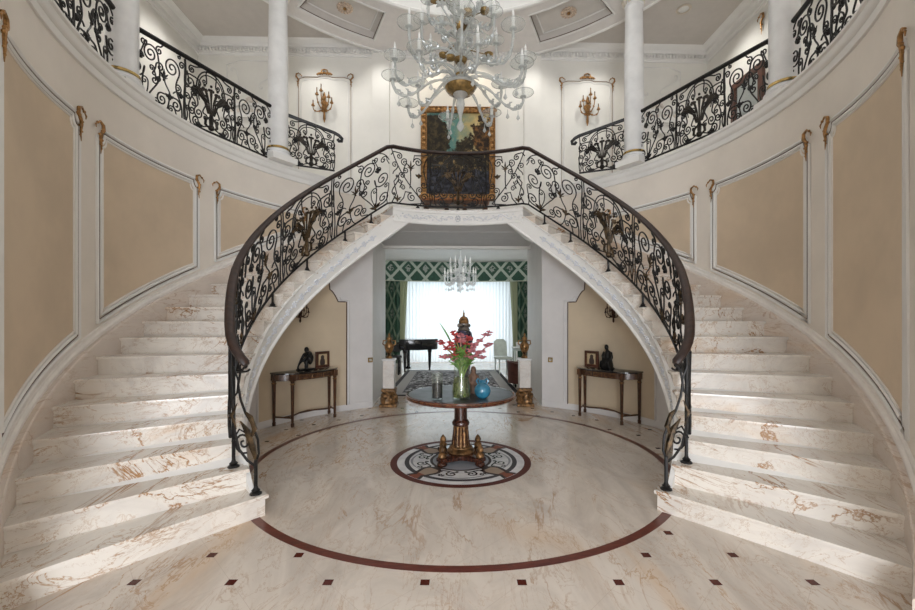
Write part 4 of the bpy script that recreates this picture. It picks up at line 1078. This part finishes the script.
# ------------------------------------------------------------------ console tables under the stairs
def icon_mat():
    M=Mat('small portrait',.4); x,y,z=M.xyz()
    cy=.13; x=((x*x)+(y*y)).sqrt()
    d=((x/.034)*(x/.034)+((z-.165)/.036)*((z-.165)/.036)); e=((x/.050)*(x/.050)+((z-.085)/.075)*((z-.085)/.075))
    c=M.mix((.52,.40,.24),(.60,.48,.30),M.noise(12,3).ss(.3,.7)); c=M.mix(c,(.06,.04,.035),(e.lt(1.0)*z.lt(.15)).max(d.lt(1.0))); M.base(c); return M.m
ICON=icon_mat()
FRW=plain('red brown frame wood',(.10,.035,.02),.35,coat=.3,var=.2)
for s in (-1,1):
    ph=.948; cx_,cy_,_=pc(1.845,s*ph,0)
    def con(): place(cx_,cy_,0,-s*ph,metres=True,sx=-s*1.12)
    def cat_(x,y,z):
        place(*(T_con@Vector((x,y,z))),-s*ph,metres=True,sx=-s)
    con(); T_con=T.copy()
    t=thing('console_table','dark topped half round console table with inlaid apron under the %s stair flight'%SIDE[s],'table')
    Hc=.785
    def outline(e):
        P=[(-.46-e,.175),(.46+e,.175),(.47+e,-.02)]
        for k in range(0,9):
            u=1-k/4; P.append((u*(.33+e),-.165-e-.055*math.cos(u*PI/2)))
        P.append((-.47-e,-.02)); return P
    g=MB(); g.loft([[(x,y,Hc-.024) for x,y in outline(.012)],[(x,y,Hc-.018) for x,y in outline(.018)],[(x,y,Hc-.004) for x,y in outline(.018)],[(x,y,Hc) for x,y in outline(.012)]]); obj('tabletop',g,BLACKM,t)
    g=MB(); g.prism(outline(-.012),Hc-.115,Hc-.024); ap=obj('apron',g,WALNUT,t)
    g=MB()
    for k in range(3):
        ua=.78-k*.56; ub=ua-.44; F=lambda u:(u*.318,-.154-.055*math.cos(u*PI/2)-.003)
        L=[F(ua+(ub-ua)*i/6) for i in range(7)]
        g.tube([(x,y,Hc-.045) for x,y in L]+[(x,y,Hc-.095) for x,y in reversed(L)],.004,4,closed=True)
    obj('gilt_beading',g,ANTG,ap)
    for lx,ly in ((-.335,-.155),(.335,-.155),(-.435,.13),(.435,.13)):
        g=MB(); g.cbox((lx,ly,Hc-.07),(.062,.062,.092)); g.lathe([(.022,.0),(.024,.05),(.015,.06),(.019,.075),(.026,Hc-.18),(.030,Hc-.165),(.020,Hc-.15),(.028,Hc-.135),(.028,Hc-.116)],12,(lx,ly,.001),flute=.06,fn=6); lg=obj('leg',g,WALNUT,t)
        g=MB(); g.lathe([(.031,Hc-.168),(.033,Hc-.160),(.028,Hc-.150)],12,(lx,ly,0)); obj('gilt_collar',g,ANTG,lg)
    g=MB()
    g.tube([(-.435,.13,.13),(-.335,-.155,.13)],.014,6); g.tube([(.435,.13,.13),(.335,-.155,.13)],.014,6)
    g.tube([(-.385,-.01,.13),(-.26,-.03,.135),(-.12,.035,.14),(0,.015,.15),(.12,.035,.14),(.26,-.03,.135),(.385,-.01,.13)],[.012,.014,.013,.018,.013,.014,.012],8); obj('stretcher',g,WALNUT,t)
    # framed portrait leaning against the wall
    cat_(.30,.105,Hc)
    fr=thing('picture_frame','small framed portrait standing on the %s console table'%SIDE[s],'picture frame')
    g=MB(); tl=.02
    for x0,x1,z0,z1 in ((-.13,.13,0,.04),(-.13,.13,.22,.26),(-.13,-.085,.04,.22),(.085,.13,.04,.22)): g.box(x0,x1,-.012,.012,z0+.001,z1)
    obj('frame',g,FRW,fr)
    g=MB(); g.tube([(-.085,-.012,.04),(.085,-.012,.04),(.085,-.012,.22),(-.085,-.012,.22)],.005,5,closed=True); obj('gilt_slip',g,ANTG,fr)
    g=MB(); g.box(-.087,.087,-.004,.008,.039,.221); obj('portrait',g,ICON,fr)
    g=MB(); g.add([(-.03,.012,.20),(.03,.012,.20),(.03,.055,.002),(-.03,.055,.002),(-.03,.008,.20),(.03,.008,.20),(.03,.050,.002),(-.03,.050,.002)],[(0,1,2,3),(4,7,6,5),(0,4,5,1),(2,6,7,3),(0,3,7,4),(1,5,6,2)]); obj('easel_back',g,FRW,fr)
    # bronze statuette
    cat_(-.03,.0,Hc)
    g=MB()
    if s<0:      # crouching figure bending forwards
        g.box(-.15,.11,-.06,.06,.001,.025)
        g.tube([(.05,0,.12),(.06,0,.19),(.03,0,.25),(-.01,0,.27)],[.055,.060,.055,.035],10); g.ball((.0,-.0,.315),(.040,.034,.045))
        g.tube([(.05,-.035,.11),(-.03,-.045,.16),(-.04,-.04,.04)],[.040,.034,.024],8); g.tube([(.05,.035,.11),(.0,.045,.15),(.04,.04,.04)],[.040,.034,.024],8)
        g.tube([(.0,-.05,.25),(-.06,-.06,.18),(-.12,-.03,.13)],[.026,.022,.016],7); g.tube([(.0,.05,.25),(-.05,.06,.16),(-.13,.01,.09)],[.026,.022,.016],7)
        g.tube([(-.11,-.02,.14),(-.14,0,.08),(-.15,0,.025)],[.02,.016,.02],6)
        lb='black bronze statuette of a crouching figure on the left console table'
    else:        # seated draped figure
        g.box(-.09,.09,-.06,.06,.001,.025)
        g.lathe([(.085,.02),(.090,.06),(.075,.12),(.062,.17)],14); g.tube([(.0,.01,.14),(.0,.01,.22),(-.0,0,.285)],[.065,.058,.040],10)
        g.ball((.015,-.01,.345),(.035,.038,.046)); g.tube([(0,0,.28),(.01,0,.32)],[.022,.02],8)
        g.tube([(.055,0,.27),(.085,-.01,.20),(.05,-.05,.14)],[.026,.024,.016],7); g.tube([(-.055,0,.27),(-.085,-.02,.19),(-.06,-.05,.10)],[.026,.024,.018],7)
        g.tube([(.03,-.03,.13),(.07,-.06,.10),(.09,-.05,.03)],[.04,.034,.024],8); g.tube([(-.03,-.03,.13),(-.05,-.07,.10),(-.06,-.05,.03)],[.04,.034,.024],8)
        lb='black bronze statuette of a seated draped figure on the right console table'
    o=remesh(obj('bronze_statuette',g,BRONZEF),.010); tag(o,lb,'statuette')
unplace()

# ------------------------------------------------------------------ sconces, painting, switches
def sconce(x,y,z,rz,k,mat,label,arms,drops=False,sx=1):
    place(x,y,z,rz,metres=True,sx=sx)
    t=thing('wall_sconce',label,'wall lamp')
    S=lambda pts:[(a*k,b*k,c*k) for a,b,c in pts]
    g=MB(); g.tube(S([(0,-.02,-.30 if drops else -.38),(0,-.03,-.26 if drops else -.30),(0,-.035,-.18),(0,-.04,-.02),(0,-.035,.10),(0,-.03,.22),(0,-.02,.30)]),[r*k for r in (.008,.030,.022,.055,.035,.028,.006)],8)
    for a,c,r in ((.05,.05,.03),(-.05,.05,.03),(.045,-.12,.026),(-.045,-.12,.026),(.03,.18,.022),(-.03,.18,.022),(0,-.24,.03)): g.ball((a*k,-.03*k,c*k),(r*k,r*.7*k,r*1.3*k),7,5)
    g.lathe([(.02*k,0),(.06*k,.004*k),(.06*k,.012*k),(.02*k,.02*k)],12,(0,-.012*k,0)); b_=obj('back_plate',g,mat,t)
    for (ax,ay,az,cz) in arms:
        g=MB(); P=bez((0,-.04,-.06),(ax*.3,ay*.8,-.20),(ax*1.05,ay,az-.16),(ax,ay,az),12); g.tube(S(P),[.011*k]*11+[.009*k,.009*k],6)
        for j in (4,8): g.ball((P[j][0]*k,P[j][1]*k,P[j][2]*k),.022*k,6,5)
        ar=obj('arm',g,mat,t)
        g=MB(); g.lathe([(.010*k,-.01*k),(.036*k,.0),(.042*k,.014*k),(.020*k,.018*k),(.022*k,.05*k),(.016*k,.06*k)],10,(ax*k,ay*k,az*k)); obj('candle_cup',g,mat,ar)
        g=MB(); g.lathe([(.012*k,.055*k),(.012*k,.055*k+cz*k),(.003*k,.07*k+cz*k)],8,(ax*k,ay*k,az*k)); obj('candle',g,mat if drops else ANTG,ar)
    unplace(); return t
A5=[(-.20,-.12,-.02,.07),(.20,-.12,-.02,.07),(-.11,-.17,.10,.07),(.11,-.17,.10,.07),(0,-.20,.02,.07),(-.0,-.10,.26,.08)]
A7=[(-.22,-.12,-.06,.07),(.19,-.12,-.0,.07),(-.12,-.17,.16,.10),(.14,-.17,.10,.07),(.03,-.20,.04,.07),(-.05,-.10,.28,.10)]
for s in (-1,1):
    sconce(s*1.82,YB-.012,3.95,0,.95,GILT,'gilded candle sconce on the white framed panel %s of the big painting'%SIDE[s],A7,sx=-s)
    x,y,_=pc(RLOW-.01,s*.955,0)
    sconce(x,y,1.085,-s*.955,.56,plain('dark bronze sconce',(.085,.035,.02),.4,.5,var=.4,vs=20),'dark bronze candle sconce on the tan wall above the %s console table'%SIDE[s],A5,True)
    sp=.535 if s<0 else .572; place(*pc(RLOW-.004,s*sp,.545),-s*sp,metres=True)
    t=thing('light_switch','small square brass switch plate on the grey wall %s of the salon opening'%SIDE[s],'switch')
    g=MB(); g.box(-.042,.042,-.010,.003,-.042,.042); obj('plate',g,BRASS,t)
    g=MB(); g.box(-.022,.022,-.014,-.009,-.022,.022); obj('rocker',g,plain('ivory switch',(.55,.50,.42),.4),t)
    unplace()
def painting_mat():
    M=Mat('landscape canvas',.35,spec=.3); x,y,z=M.xyz(); x=x/(.47*U); z=z/(.58*U)
    n=M.noise(2.2,6,.65,.8); n2=M.noise(5,6,.7,.5,off=(3,0,1)); n3=M.noise(9,5,.7,off=(0,5,2))
    c=M.mix((.10,.24,.22),(.60,.44,.17),((x*.8)+.15+(n-.5)*1.6).ss(-.1,.75)); c=M.mix(c,(.70,.58,.34),(n2.ss(.52,.7))*.5)
    def blob(cx,cz,r,amp): return (((x-cx)*(x-cx)+(z-cz)*(z-cz)).sqrt()+(n2-.5)*amp+(n3-.5)*.35)-r
    tl=M.mix((.014,.013,.008),(.085,.060,.028),n3.ss(.42,.68)); tr=M.mix((.020,.012,.007),(.26,.12,.035),n3.ss(.45,.7))
    c=M.mix(c,tl,1-blob(-.78,.35,.55,.9).ss(-.04,.04)); c=M.mix(c,tr,1-blob(.86,.38,.50,.9).ss(-.04,.04)); c=M.mix(c,tl,1-blob(.22,.12,.26,.7).ss(-.04,.04))
    c=M.mix(c,M.mix((.022,.018,.012),(.50,.34,.14),(n3*n2).ss(.27,.40)),1-(z+(n-.5)*.7).ss(.0,.10))
    c=M.mix(c,M.mix((.010,.011,.016),(.075,.08,.11),n3.ss(.4,.7)),(z+(n-.5)*.35).lt(-.38)); M.base(c); return M.m
PX,PZ0,PZ1=.015,2.66,3.952
t=thing('framed_painting','large dark landscape painting in a gilded frame on the back wall above the landing','painting',(PX,YB-.03,(PZ0+PZ1)/2))
g=MB(); w=.515
for (x0,x1,z0,z1) in ((-w,w,PZ0,PZ0+.085),(-w,w,PZ1-.085,PZ1),(-w,-w+.085,PZ0,PZ1),(w-.085,w,PZ0,PZ1)): g.box(PX+x0,PX+x1,YB-.045,YB-.003,z0,z1)
g2=MB()
def loopp(i,r,mb,yy): mb.tube([(PX-w+i,yy,PZ0+i),(PX+w-i,yy,PZ0+i),(PX+w-i,yy,PZ1-i),(PX-w+i,yy,PZ1-i)],r,6,closed=True)
loopp(.012,.016,g,YB-.05); loopp(.075,.012,g,YB-.048); fr=obj('frame',g,ANTG if 0 else GILT,t)
rnd=random.Random(4); m=0
for i in range(60):
    f=i/60*2*(2*w+PZ1-PZ0); 
    if f<2*w: p=(PX-w+f,PZ0+.045)
    elif f<2*w+PZ1-PZ0: p=(PX+w-.045,PZ0+f-2*w)
    elif f<4*w+PZ1-PZ0: p=(PX+w-(f-2*w-(PZ1-PZ0)),PZ1-.045)
    else: p=(PX-w+.045,PZ1-(f-4*w-(PZ1-PZ0)))
    g2.ball((p[0],YB-.05,p[1]),(.028,.014,.028),7,5)
for sx in (-1,1):
    for sz in (PZ0+.05,PZ1-.05): g2.ball((PX+sx*(w-.05),YB-.055,sz),(.055,.02,.055),8,6)
obj('carved_ornament',g2,GILT,fr)
g=MB(); g.box(PX-w+.08,PX+w-.08,YB-.03,YB-.012,PZ0+.08,PZ1-.08); obj('canvas',g,painting_mat(),t)
t=thing('gilded_bench','low gilded wooden bench standing below the large painting on the landing','bench',(-.02,5.5,LAND))
g=MB(); g.bbox((-.02,5.50,2.575),(.90,.26,.03),.008); obj('seat',g,plain('orange gilt wood',(.42,.17,.06),.4,.3,var=.3,vs=10),t)
g=MB(); g.box(-.44,.40,5.39,5.61,2.51,2.56); obj('apron',g,WALNUT,t)
for x in (-.41,-.14,.10,.37):
    for y in (5.41,5.59):
        g=MB(); g.lathe([(.014,0),(.02,.05),(.016,.12),(.026,.22),(.03,.30)],8,(x,y,LAND)); obj('leg',g,WALNUT,t)
t=thing('wall_mirror','brown framed mirror on the right upper side wall seen through the gallery railing','mirror',(XW-.02,4.95,3.4))
g=MB(); 
for y0,y1,z0,z1 in ((4.68,5.22,3.93,4.0),(4.68,5.22,2.72,2.79),(4.68,4.75,2.79,3.93),(5.15,5.22,2.79,3.93)): g.box(XW-.04,XW-.001,y0,y1,z0,z1)
obj('frame',g,FRW,t)
g=MB(); g.box(XW-.02,XW-.001,4.745,5.155,2.785,3.935); obj('mirror_glass',g,plain('silvered glass',(.62,.67,.68),.05,.9,var=.02),t)
g=MB(); place(XW-.004,4.72,4.44,-PI/2,metres=False); gilt_bracket(g,lambda u,v,off:(u,-off,v),1.2); obj('gilt_ornament',g,GILT,bpy.data.objects['wall_upper_right']); unplace()
for x,y,lb in ((2.75,4.97,'round recessed downlight in the ceiling at upper right'),(-2.77,4.86,'recessed downlight with gold rim in the ceiling at upper left')):
    t=thing('ceiling_downlight',lb,'ceiling light',(x,y,CEIL))
    g=MB(); g.lathe([(.085,-.001),(.088,-.008),(.075,-.016),(.060,-.010),(.060,-.001)],20,(x,y,CEIL),caps=False); obj('rim',g,plain('downlight rim',(.60,.53,.44) if x>0 else (.50,.36,.2),.35,.3),t)
    g=MB(); g.lathe([(.060,-.004),(.02,-.012)],16,(x,y,CEIL)); obj('lens',g,plain('frosted lens',(.7,.69,.66),.4),t)

# ------------------------------------------------------------------ pedestals in the passage
for s,X in ((-1,-.80),(1,.785)):
    place(X,4.86,0,0,metres=True)
    t=thing('marble_pedestal','white marble pedestal on a carved gilded base at the %s of the salon opening'%SIDE[s],'pedestal')
    g=MB(); g.bbox((0,0,.58),(.20,.20,.50),.006); sh=obj('shaft',g,m_marble('pedestal marble %s'%SIDE[s],amt=.5),t)
    g=MB(); g.bbox((0,0,.845),(.235,.235,.035),.006); obj('cap',g,COLM,t)
    g=MB(); g.bbox((0,0,.03),(.31,.31,.058),.008); g.bbox((0,0,.30),(.25,.25,.06),.01); g.lathe([(.14,.055),(.15,.10),(.12,.17),(.11,.22),(.13,.28)],20,flute=.06,fn=10)
    for k in range(8):
        a=2*PI*k/8+PI/8; g.ball((.125*math.cos(a),.125*math.sin(a),.14+.05*(k%2)),(.04,.04,.055),7,5)
    obj('gilded_base',g,ANTG,t)
    place(X,4.86,.864/U,0,metres=True)
    t=thing('gilt_vase','gilded lidded vase on the %s marble pedestal'%SIDE[s],'vase')
    g=MB(); g.lathe([(.055,.0),(.06,.02),(.035,.05),(.028,.08),(.065,.14),(.083,.20),(.078,.25),(.045,.29),(.035,.32),(.05,.34)],20,flute=.03,fn=10); obj('body',g,plain('mottled gilt %s'%SIDE[s],(.30,.16,.06),.35,.6,var=.6,vs=14),t)
    g=MB(); g.lathe([(.05,.342),(.045,.37),(.02,.39),(.014,.41),(.02,.425),(.004,.46)],16); obj('lid',g,GILT,t)
    for e in (-1,1):
        g=MB(); g.tube([(e*.075,0,.23),(e*.115,0,.26),(e*.105,0,.32),(e*.05,0,.32)],.011,6); obj('handle',g,GILT,t)
    unplace()

# ------------------------------------------------------------------ salon
def rug_mat():
    M=Mat('patterned rug',.9); x,y,z=M.xyz()
    hx=.91*U; hy=1.4*U; bx=(x.abs()-hx)*-1; by=(y.abs()-hy)*-1; d=bx.min(by)
    n=M.noise(5,4,.6); v=(M.noise(3.2,2,.5,1.5)-.5).abs()
    c=M.mix((.10,.10,.115),(.18,.18,.19),n.ss(.3,.7)); c=M.mix(c,(.55,.55,.56),v.lt(.035)*d.gt(.35)); c=M.mix(c,(.018,.016,.016),(M.noise(4,2,.5,1.,off=(4,4,0))-.5).abs().lt(.04)*d.gt(.35))
    c=M.mix(c,(.40,.39,.38),d.lt(.33)*d.gt(.10)); c=M.mix(c,(.03,.028,.03),d.lt(.10)); M.base(c); return M.m
place(-.14,6.9,.0009)
g=MB(); g.bbox((0,0,.004),(1.82,2.8,.007),.002); rug=obj('patterned_rug',g,rug_mat()); unplace()
# keep the pattern centred: origin at the rug's own middle
o=rug; off=Vector((-.14*U,6.9*U,0)); o.data.transform(Matrix.Translation(-off)); o.location=off
tag(o,'grey rug with black and white pattern and dark border in the salon','rug')
def bay(x): return 9.98-.22*(x/1.6)**2
def fold(x0,x1,zb_,zt_,off,amp,freq,nu=90,shape=None):
    g=MB()
    def F(u,v):
        uu=u if not shape else shape(u,v); x=x0+(x1-x0)*uu
        return (x,bay(x)-off+amp*math.sin(freq*u*2*PI)*(1-.3*v)+amp*.3*math.sin(freq*2.3*u*2*PI+1),zb_+(zt_-zb_)*v)
    g.grid(F,nu,10); return g
g=fold(-1.32,1.32,.01,2.02,0,.018,34,340)
SHEER=bpy.data.materials.new('sheer voile'); SHEER.use_nodes=True; tt=SHEER.node_tree; tt.nodes.clear(); L_=tt.links.new
o1=tt.nodes.new('ShaderNodeOutputMaterial'); d1=tt.nodes.new('ShaderNodeBsdfDiffuse'); d1.inputs[0].default_value=(.9,.92,.93,1); l1=tt.nodes.new('ShaderNodeBsdfTranslucent'); l1.inputs[0].default_value=(.90,.95,.96,1)
x1_=tt.nodes.new('ShaderNodeMixShader'); x1_.inputs[0].default_value=.6; L_(d1.outputs[0],x1_.inputs[1]); L_(l1.outputs[0],x1_.inputs[2])
t1=tt.nodes.new('ShaderNodeBsdfTransparent'); x2_=tt.nodes.new('ShaderNodeMixShader'); x2_.inputs[0].default_value=.965; L_(t1.outputs[0],x2_.inputs[1]); L_(x1_.outputs[0],x2_.inputs[2]); L_(x2_.outputs[0],o1.inputs[0])
o=obj('sheer_curtain',g,SHEER); tag(o,'white sheer curtain glowing with daylight across the salon window','curtain')
def green_mat(name,px,pz,dark,light,w):
    M=Mat(name,.8); x,y,z=M.xyz(); n=M.noise(14,3,.6)
    a=((x/px+.5).frac()-.5).abs(); b_=((z/pz+.5).frac()-.5).abs(); d=(a+b_-.5).abs()+(n-.5)*.06; inn=(a+b_).lt(.22)
    c=M.mix(dark,tuple(q*1.5 for q in dark),n.ss(.3,.7)); c=M.mix(c,light,d.lt(w)); c=M.mix(c,tuple(q*.6+.05 for q in light),inn*n.gt(.47)); M.base(c); return M.m
GRN=green_mat('green ikat curtain',.34,.9,(.016,.050,.030),(.15,.20,.14),.10)
PEL=green_mat('green ikat pelmet',.60,.68,(.018,.056,.036),(.36,.41,.35),.10)
for s in (-1,1):
    g=fold(s*1.36,s*1.72,.01,1.93,.20,.03,5,80); o=obj('green_curtain',g,GRN); tag(o,'dark green patterned curtain hanging at the %s end of the salon window'%SIDE[s],'curtain')
    g=fold(s*1.20,s*1.42,.35,1.93,.10,.022,5,60,lambda u,v:u+(1-v)*.35*(1-u)); o=obj('pale_drape',g,m_cloth('pale olive drape %s'%SIDE[s],(.42,.44,.29),.3)); tag(o,'pale olive tied back drape beside the green curtain at %s'%SIDE[s],'curtain')
g=MB(); rings=[]
for i in range(41):
    x=-1.76+3.52*i/40; y=bay(x)-.32
    rings.append([(x,y,1.905),(x,y,2.355),(x,y+.03,2.355),(x,y+.03,1.905)])
g.loft(rings); o=obj('curtain_pelmet',g,PEL)
tag(o,'green diamond patterned fabric pelmet across the top of the salon window','pelmet')
g=MB(); g.tube([(-1.76+3.52*i/40,bay(-1.76+3.52*i/40)-.322,1.905) for i in range(41)],.012,5); obj('braid',g,plain('pale braid',(.42,.45,.36),.8),o)
# grand piano
PX_,PY_=-.84,8.35
place(PX_,PY_,0,0,metres=True)
t=thing('grand_piano','black grand piano in the salon before the sheer curtain','piano')
def pia(e):
    P=[(-.52-e,-.55-e),(.02,-.55-e),(.18+e,-.50),(.34+e,-.38),(.50+e,-.30-e),(.60+e,-.18),(.62+e,.02),(.56+e,.22),(.40,.40+e),(.1,.55+e),(-.52-e,.62+e)]
    return P
g=MB(); g.loft([[(x,y,.66) for x,y in pia(-.02)],[(x,y,.70) for x,y in pia(0)],[(x,y,.955) for x,y in pia(0)]]); obj('case',g,BLACKW,t)
g=MB(); g.loft([[(x,y,.958) for x,y in pia(.01)],[(x,y,.985) for x,y in pia(.012)]]); obj('lid',g,BLACKW,t)
g=MB(); g.box(-.74,-.50,-.52,.58,.62,.72); g.box(-.74,-.50,-.55,-.49,.62,.84); g.box(-.74,-.50,.55,.61,.62,.84); kb=obj('keybed',g,BLACKW,t)
g=MB(); g.box(-.73,-.58,-.48,.54,.721,.735); obj('keys',g,CANDLE,kb)
for x,y in ((-.36,-.42),(-.36,.46),(.36,-.02)):
    g=MB(); g.lathe([(.025,.0),(.03,.03),(.026,.06),(.04,.15),(.055,.55),(.07,.60),(.07,.66)],12,(x,y,.001)); obj('leg',g,BLACKW,t)
g=MB(); g.box(-.30,-.26,-.10,-.07,.12,.67); g.box(-.30,-.26,.10,.13,.12,.67); g.box(-.36,-.22,-.12,.15,.06,.13); obj('pedal_lyre',g,BLACKW,t)
place(-1.30,7.7,0,0,metres=True)
t=thing('piano_stool','black padded piano stool beside the piano at the left of the salon','stool')
g=MB(); g.bbox((0,0,.50),(.62,.36,.10),.02); obj('seat',g,BLACKW,t)
for x in (-.26,.26):
    for y in (-.14,.14):
        g=MB(); g.cbox((x,y,.226),(.045,.045,.45)); obj('leg',g,BLACKW,t)
PALE=plain('pale green painted wood',(.45,.50,.45),.5,var=.06); WHC=plain('white tablecloth paint',(.60,.64,.61),.5,var=.04)
place(.80,7.75,0,.25,metres=True)
t=thing('dining_chair','pale grey green painted dining chair beside a small table at the right of the salon','chair')
g=MB(); g.bbox((0,0,.46),(.44,.42,.06),.015); obj('seat',g,PALE,t)
g=MB(); g.loft([[(-.20,.20,.50),(.20,.20,.50),(.20,.23,.50),(-.20,.23,.50)],[(-.20,.23,.80),(.20,.23,.80),(.20,.26,.80),(-.20,.26,.80)],[(-.19,.25,.93),(.19,.25,.93),(.19,.28,.93),(-.19,.28,.93)],[(-.10,.26,1.0),(.10,.26,1.0),(.10,.29,1.0),(-.10,.29,1.0)]]); obj('backrest',g,PALE,t)
for x in (-.18,.18):
    for y in (-.17,.18):
        g=MB(); g.lathe([(.014,.001),(.02,.2),(.024,.43)],8,(x,y,0)); obj('leg',g,PALE,t)
place(1.17,7.75,0,0,metres=True)
t=thing('side_table','pale painted side table at the right of the salon by the green curtain','table')
g=MB(); g.bbox((0,0,.765),(.62,.5,.03),.01); obj('tabletop',g,WHC,t)
g=MB(); g.box(-.27,.27,-.21,.21,.68,.75); obj('apron',g,PALE,t)
for x in (-.25,.25):
    for y in (-.19,.19):
        g=MB(); g.lathe([(.014,.001),(.02,.3),(.026,.68)],8,(x,y,0)); obj('leg',g,PALE,t)
place(1.08,7.72,.78/U,0,metres=True)
g=MB(); g.lathe([(.03,.001),(.05,.02),(.075,.09),(.08,.14),(.074,.14),(.065,.09),(.02,.03)],18,caps=False); o=obj('white_bowl',g,COLM); tag(o,'small white bowl standing on the pale salon side table','bowl')
place(.93,6.25,0,0,metres=True)
t=thing('tub_chair','brown barrel backed tub chair behind the right marble pedestal','chair')
BRL=plain('brown leather',(.095,.032,.02),.4,var=.2)
g=MB(); rings=[]
for i in range(25):
    a=PI*.02+PI*1.36*i/24-PI*.2+PI*.5; c,s_=math.cos(a),math.sin(a); h=.62-.10*abs(i-12)/12
    rings.append([(.27*c,.27*s_,.10),(.30*c,.30*s_,.10),(.33*c,.33*s_,h),(.27*c,.27*s_,h)])
g.loft(rings); obj('back_shell',g,BRL,t)
g=MB(); g.lathe([(.24,.10),(.262,.14),(.262,.36),(.24,.41),(.1,.42)],24); obj('seat',g,BRL,t)
for k in range(4):
    a=PI/4+k*PI/2; g=MB(); g.lathe([(.016,.001),(.022,.10)],8,(.2*math.cos(a),.2*math.sin(a),0)); obj('leg',g,BLACKW,t)
unplace()

for nm in ('sheer_curtain','green_curtain','green_curtain.001','pale_drape','pale_drape.001','curtain_pelmet','patterned_rug','grand_piano','piano_stool','dining_chair','side_table','white_bowl','wall_far','window_1','chandelier.001'):
    o=bpy.data.objects[nm]; o.location.x+=.085*U
bpy.data.objects['tub_chair'].location.x+=.04*U
# ------------------------------------------------------------------ light, camera
def area(name,loc,rot,sx,sy,power,col,shape='RECTANGLE'):
    l=bpy.data.lights.new(name,'AREA'); l.shape=shape; l.size=sx*U; l.size_y=sy*U; l.energy=power; l.color=col
    o=bpy.data.objects.new(name,l); o.location=Vector(loc)*U; o.rotation_euler=rot; COL.objects.link(o); return o
area('salon_daylight',(0,10.27,1.0),(-PI/2,0,0),2.6,1.9,62,(.86,.95,1.0))
for x in (-1.3,1.3): area('salon_lamp',(x,6.25,2.15),(PI/2+.25,0,0),.5,.3,30,(1,.99,.97))  # added fill lights hidden behind the header, no real fixtures there
area('entrance_daylight',(0,-2.44,.95),(PI/2,0,0),1.5,1.5,340,(.90,.94,1.0))
area('upper_window_daylight',(0,-2.44,3.75),(PI/2,0,0),3.2,1.6,50,(.93,.96,1.0))  # added fill brightening the upper hall, the wall behind it is solid
area('dome_skylight',(0,ZC,5.55),(0,0,0),2.2,2.2,12,(1.0,.93,.84),'DISK')
for x in (-.5,.5): area('dome_cove',(x*2.2,ZC+1.2,ZR+.30),(PI,0,0),.9,.3,26,(.9,.95,1.0))
def spot(name,loc,rot,power,col,size,soft=.1):
    l=bpy.data.lights.new(name,'SPOT'); l.energy=power; l.color=col; l.spot_size=size; l.spot_blend=.9; l.shadow_soft_size=soft
    o=bpy.data.objects.new(name,l); o.location=Vector(loc)*U; o.rotation_euler=rot; COL.objects.link(o)
for x in (-1.9,-1.0,1.0,1.9): spot('wall_washer',(x,5.2,4.68),(math.radians(28),0,0),40,(1,.97,.92),1.7,.12)  # added spots that brighten the upper back wall, no fittings there
for x in (-.33,.30): spot('picture_light',(x,5.35,4.68),(math.radians(38),0,0),34,(1,.87,.70),1.3)
for s in (-1,1):
    for y in (4.97,3.1,1.4): spot('gallery_downlight',(s*2.95,y,4.76),(0,s*-.30,0),95,(1,.97,.93),2.0,.15)
w=bpy.data.worlds.new('World'); SC.world=w; w.use_nodes=True
w.node_tree.nodes['Background'].inputs[0].default_value=(.75,.85,1,1); w.node_tree.nodes['Background'].inputs[1].default_value=.6
cam=bpy.data.cameras.new('camera'); cam.sensor_width=36; cam.lens=36*416.3/915; cam.shift_x=-6.74/915; cam.shift_y=15.4/915; cam.clip_start=.05; cam.clip_end=100
co=bpy.data.objects.new('camera',cam); co.location=(-.056*U,-.02*U,U); co.rotation_euler=(PI/2,0,-.0271); COL.objects.link(co); SC.camera=co
SC.view_settings.view_transform='Standard'; SC.view_settings.look='None'; SC.view_settings.exposure=.20; SC.view_settings.gamma=1
SC.view_settings.use_curve_mapping=False
cy=SC.cycles; cy.max_bounces=7; cy.diffuse_bounces=5; cy.glossy_bounces=3; cy.transmission_bounces=4; cy.transparent_max_bounces=24; cy.use_denoising=True
cy.sample_clamp_indirect=6; cy.caustics_reflective=False; cy.caustics_refractive=False
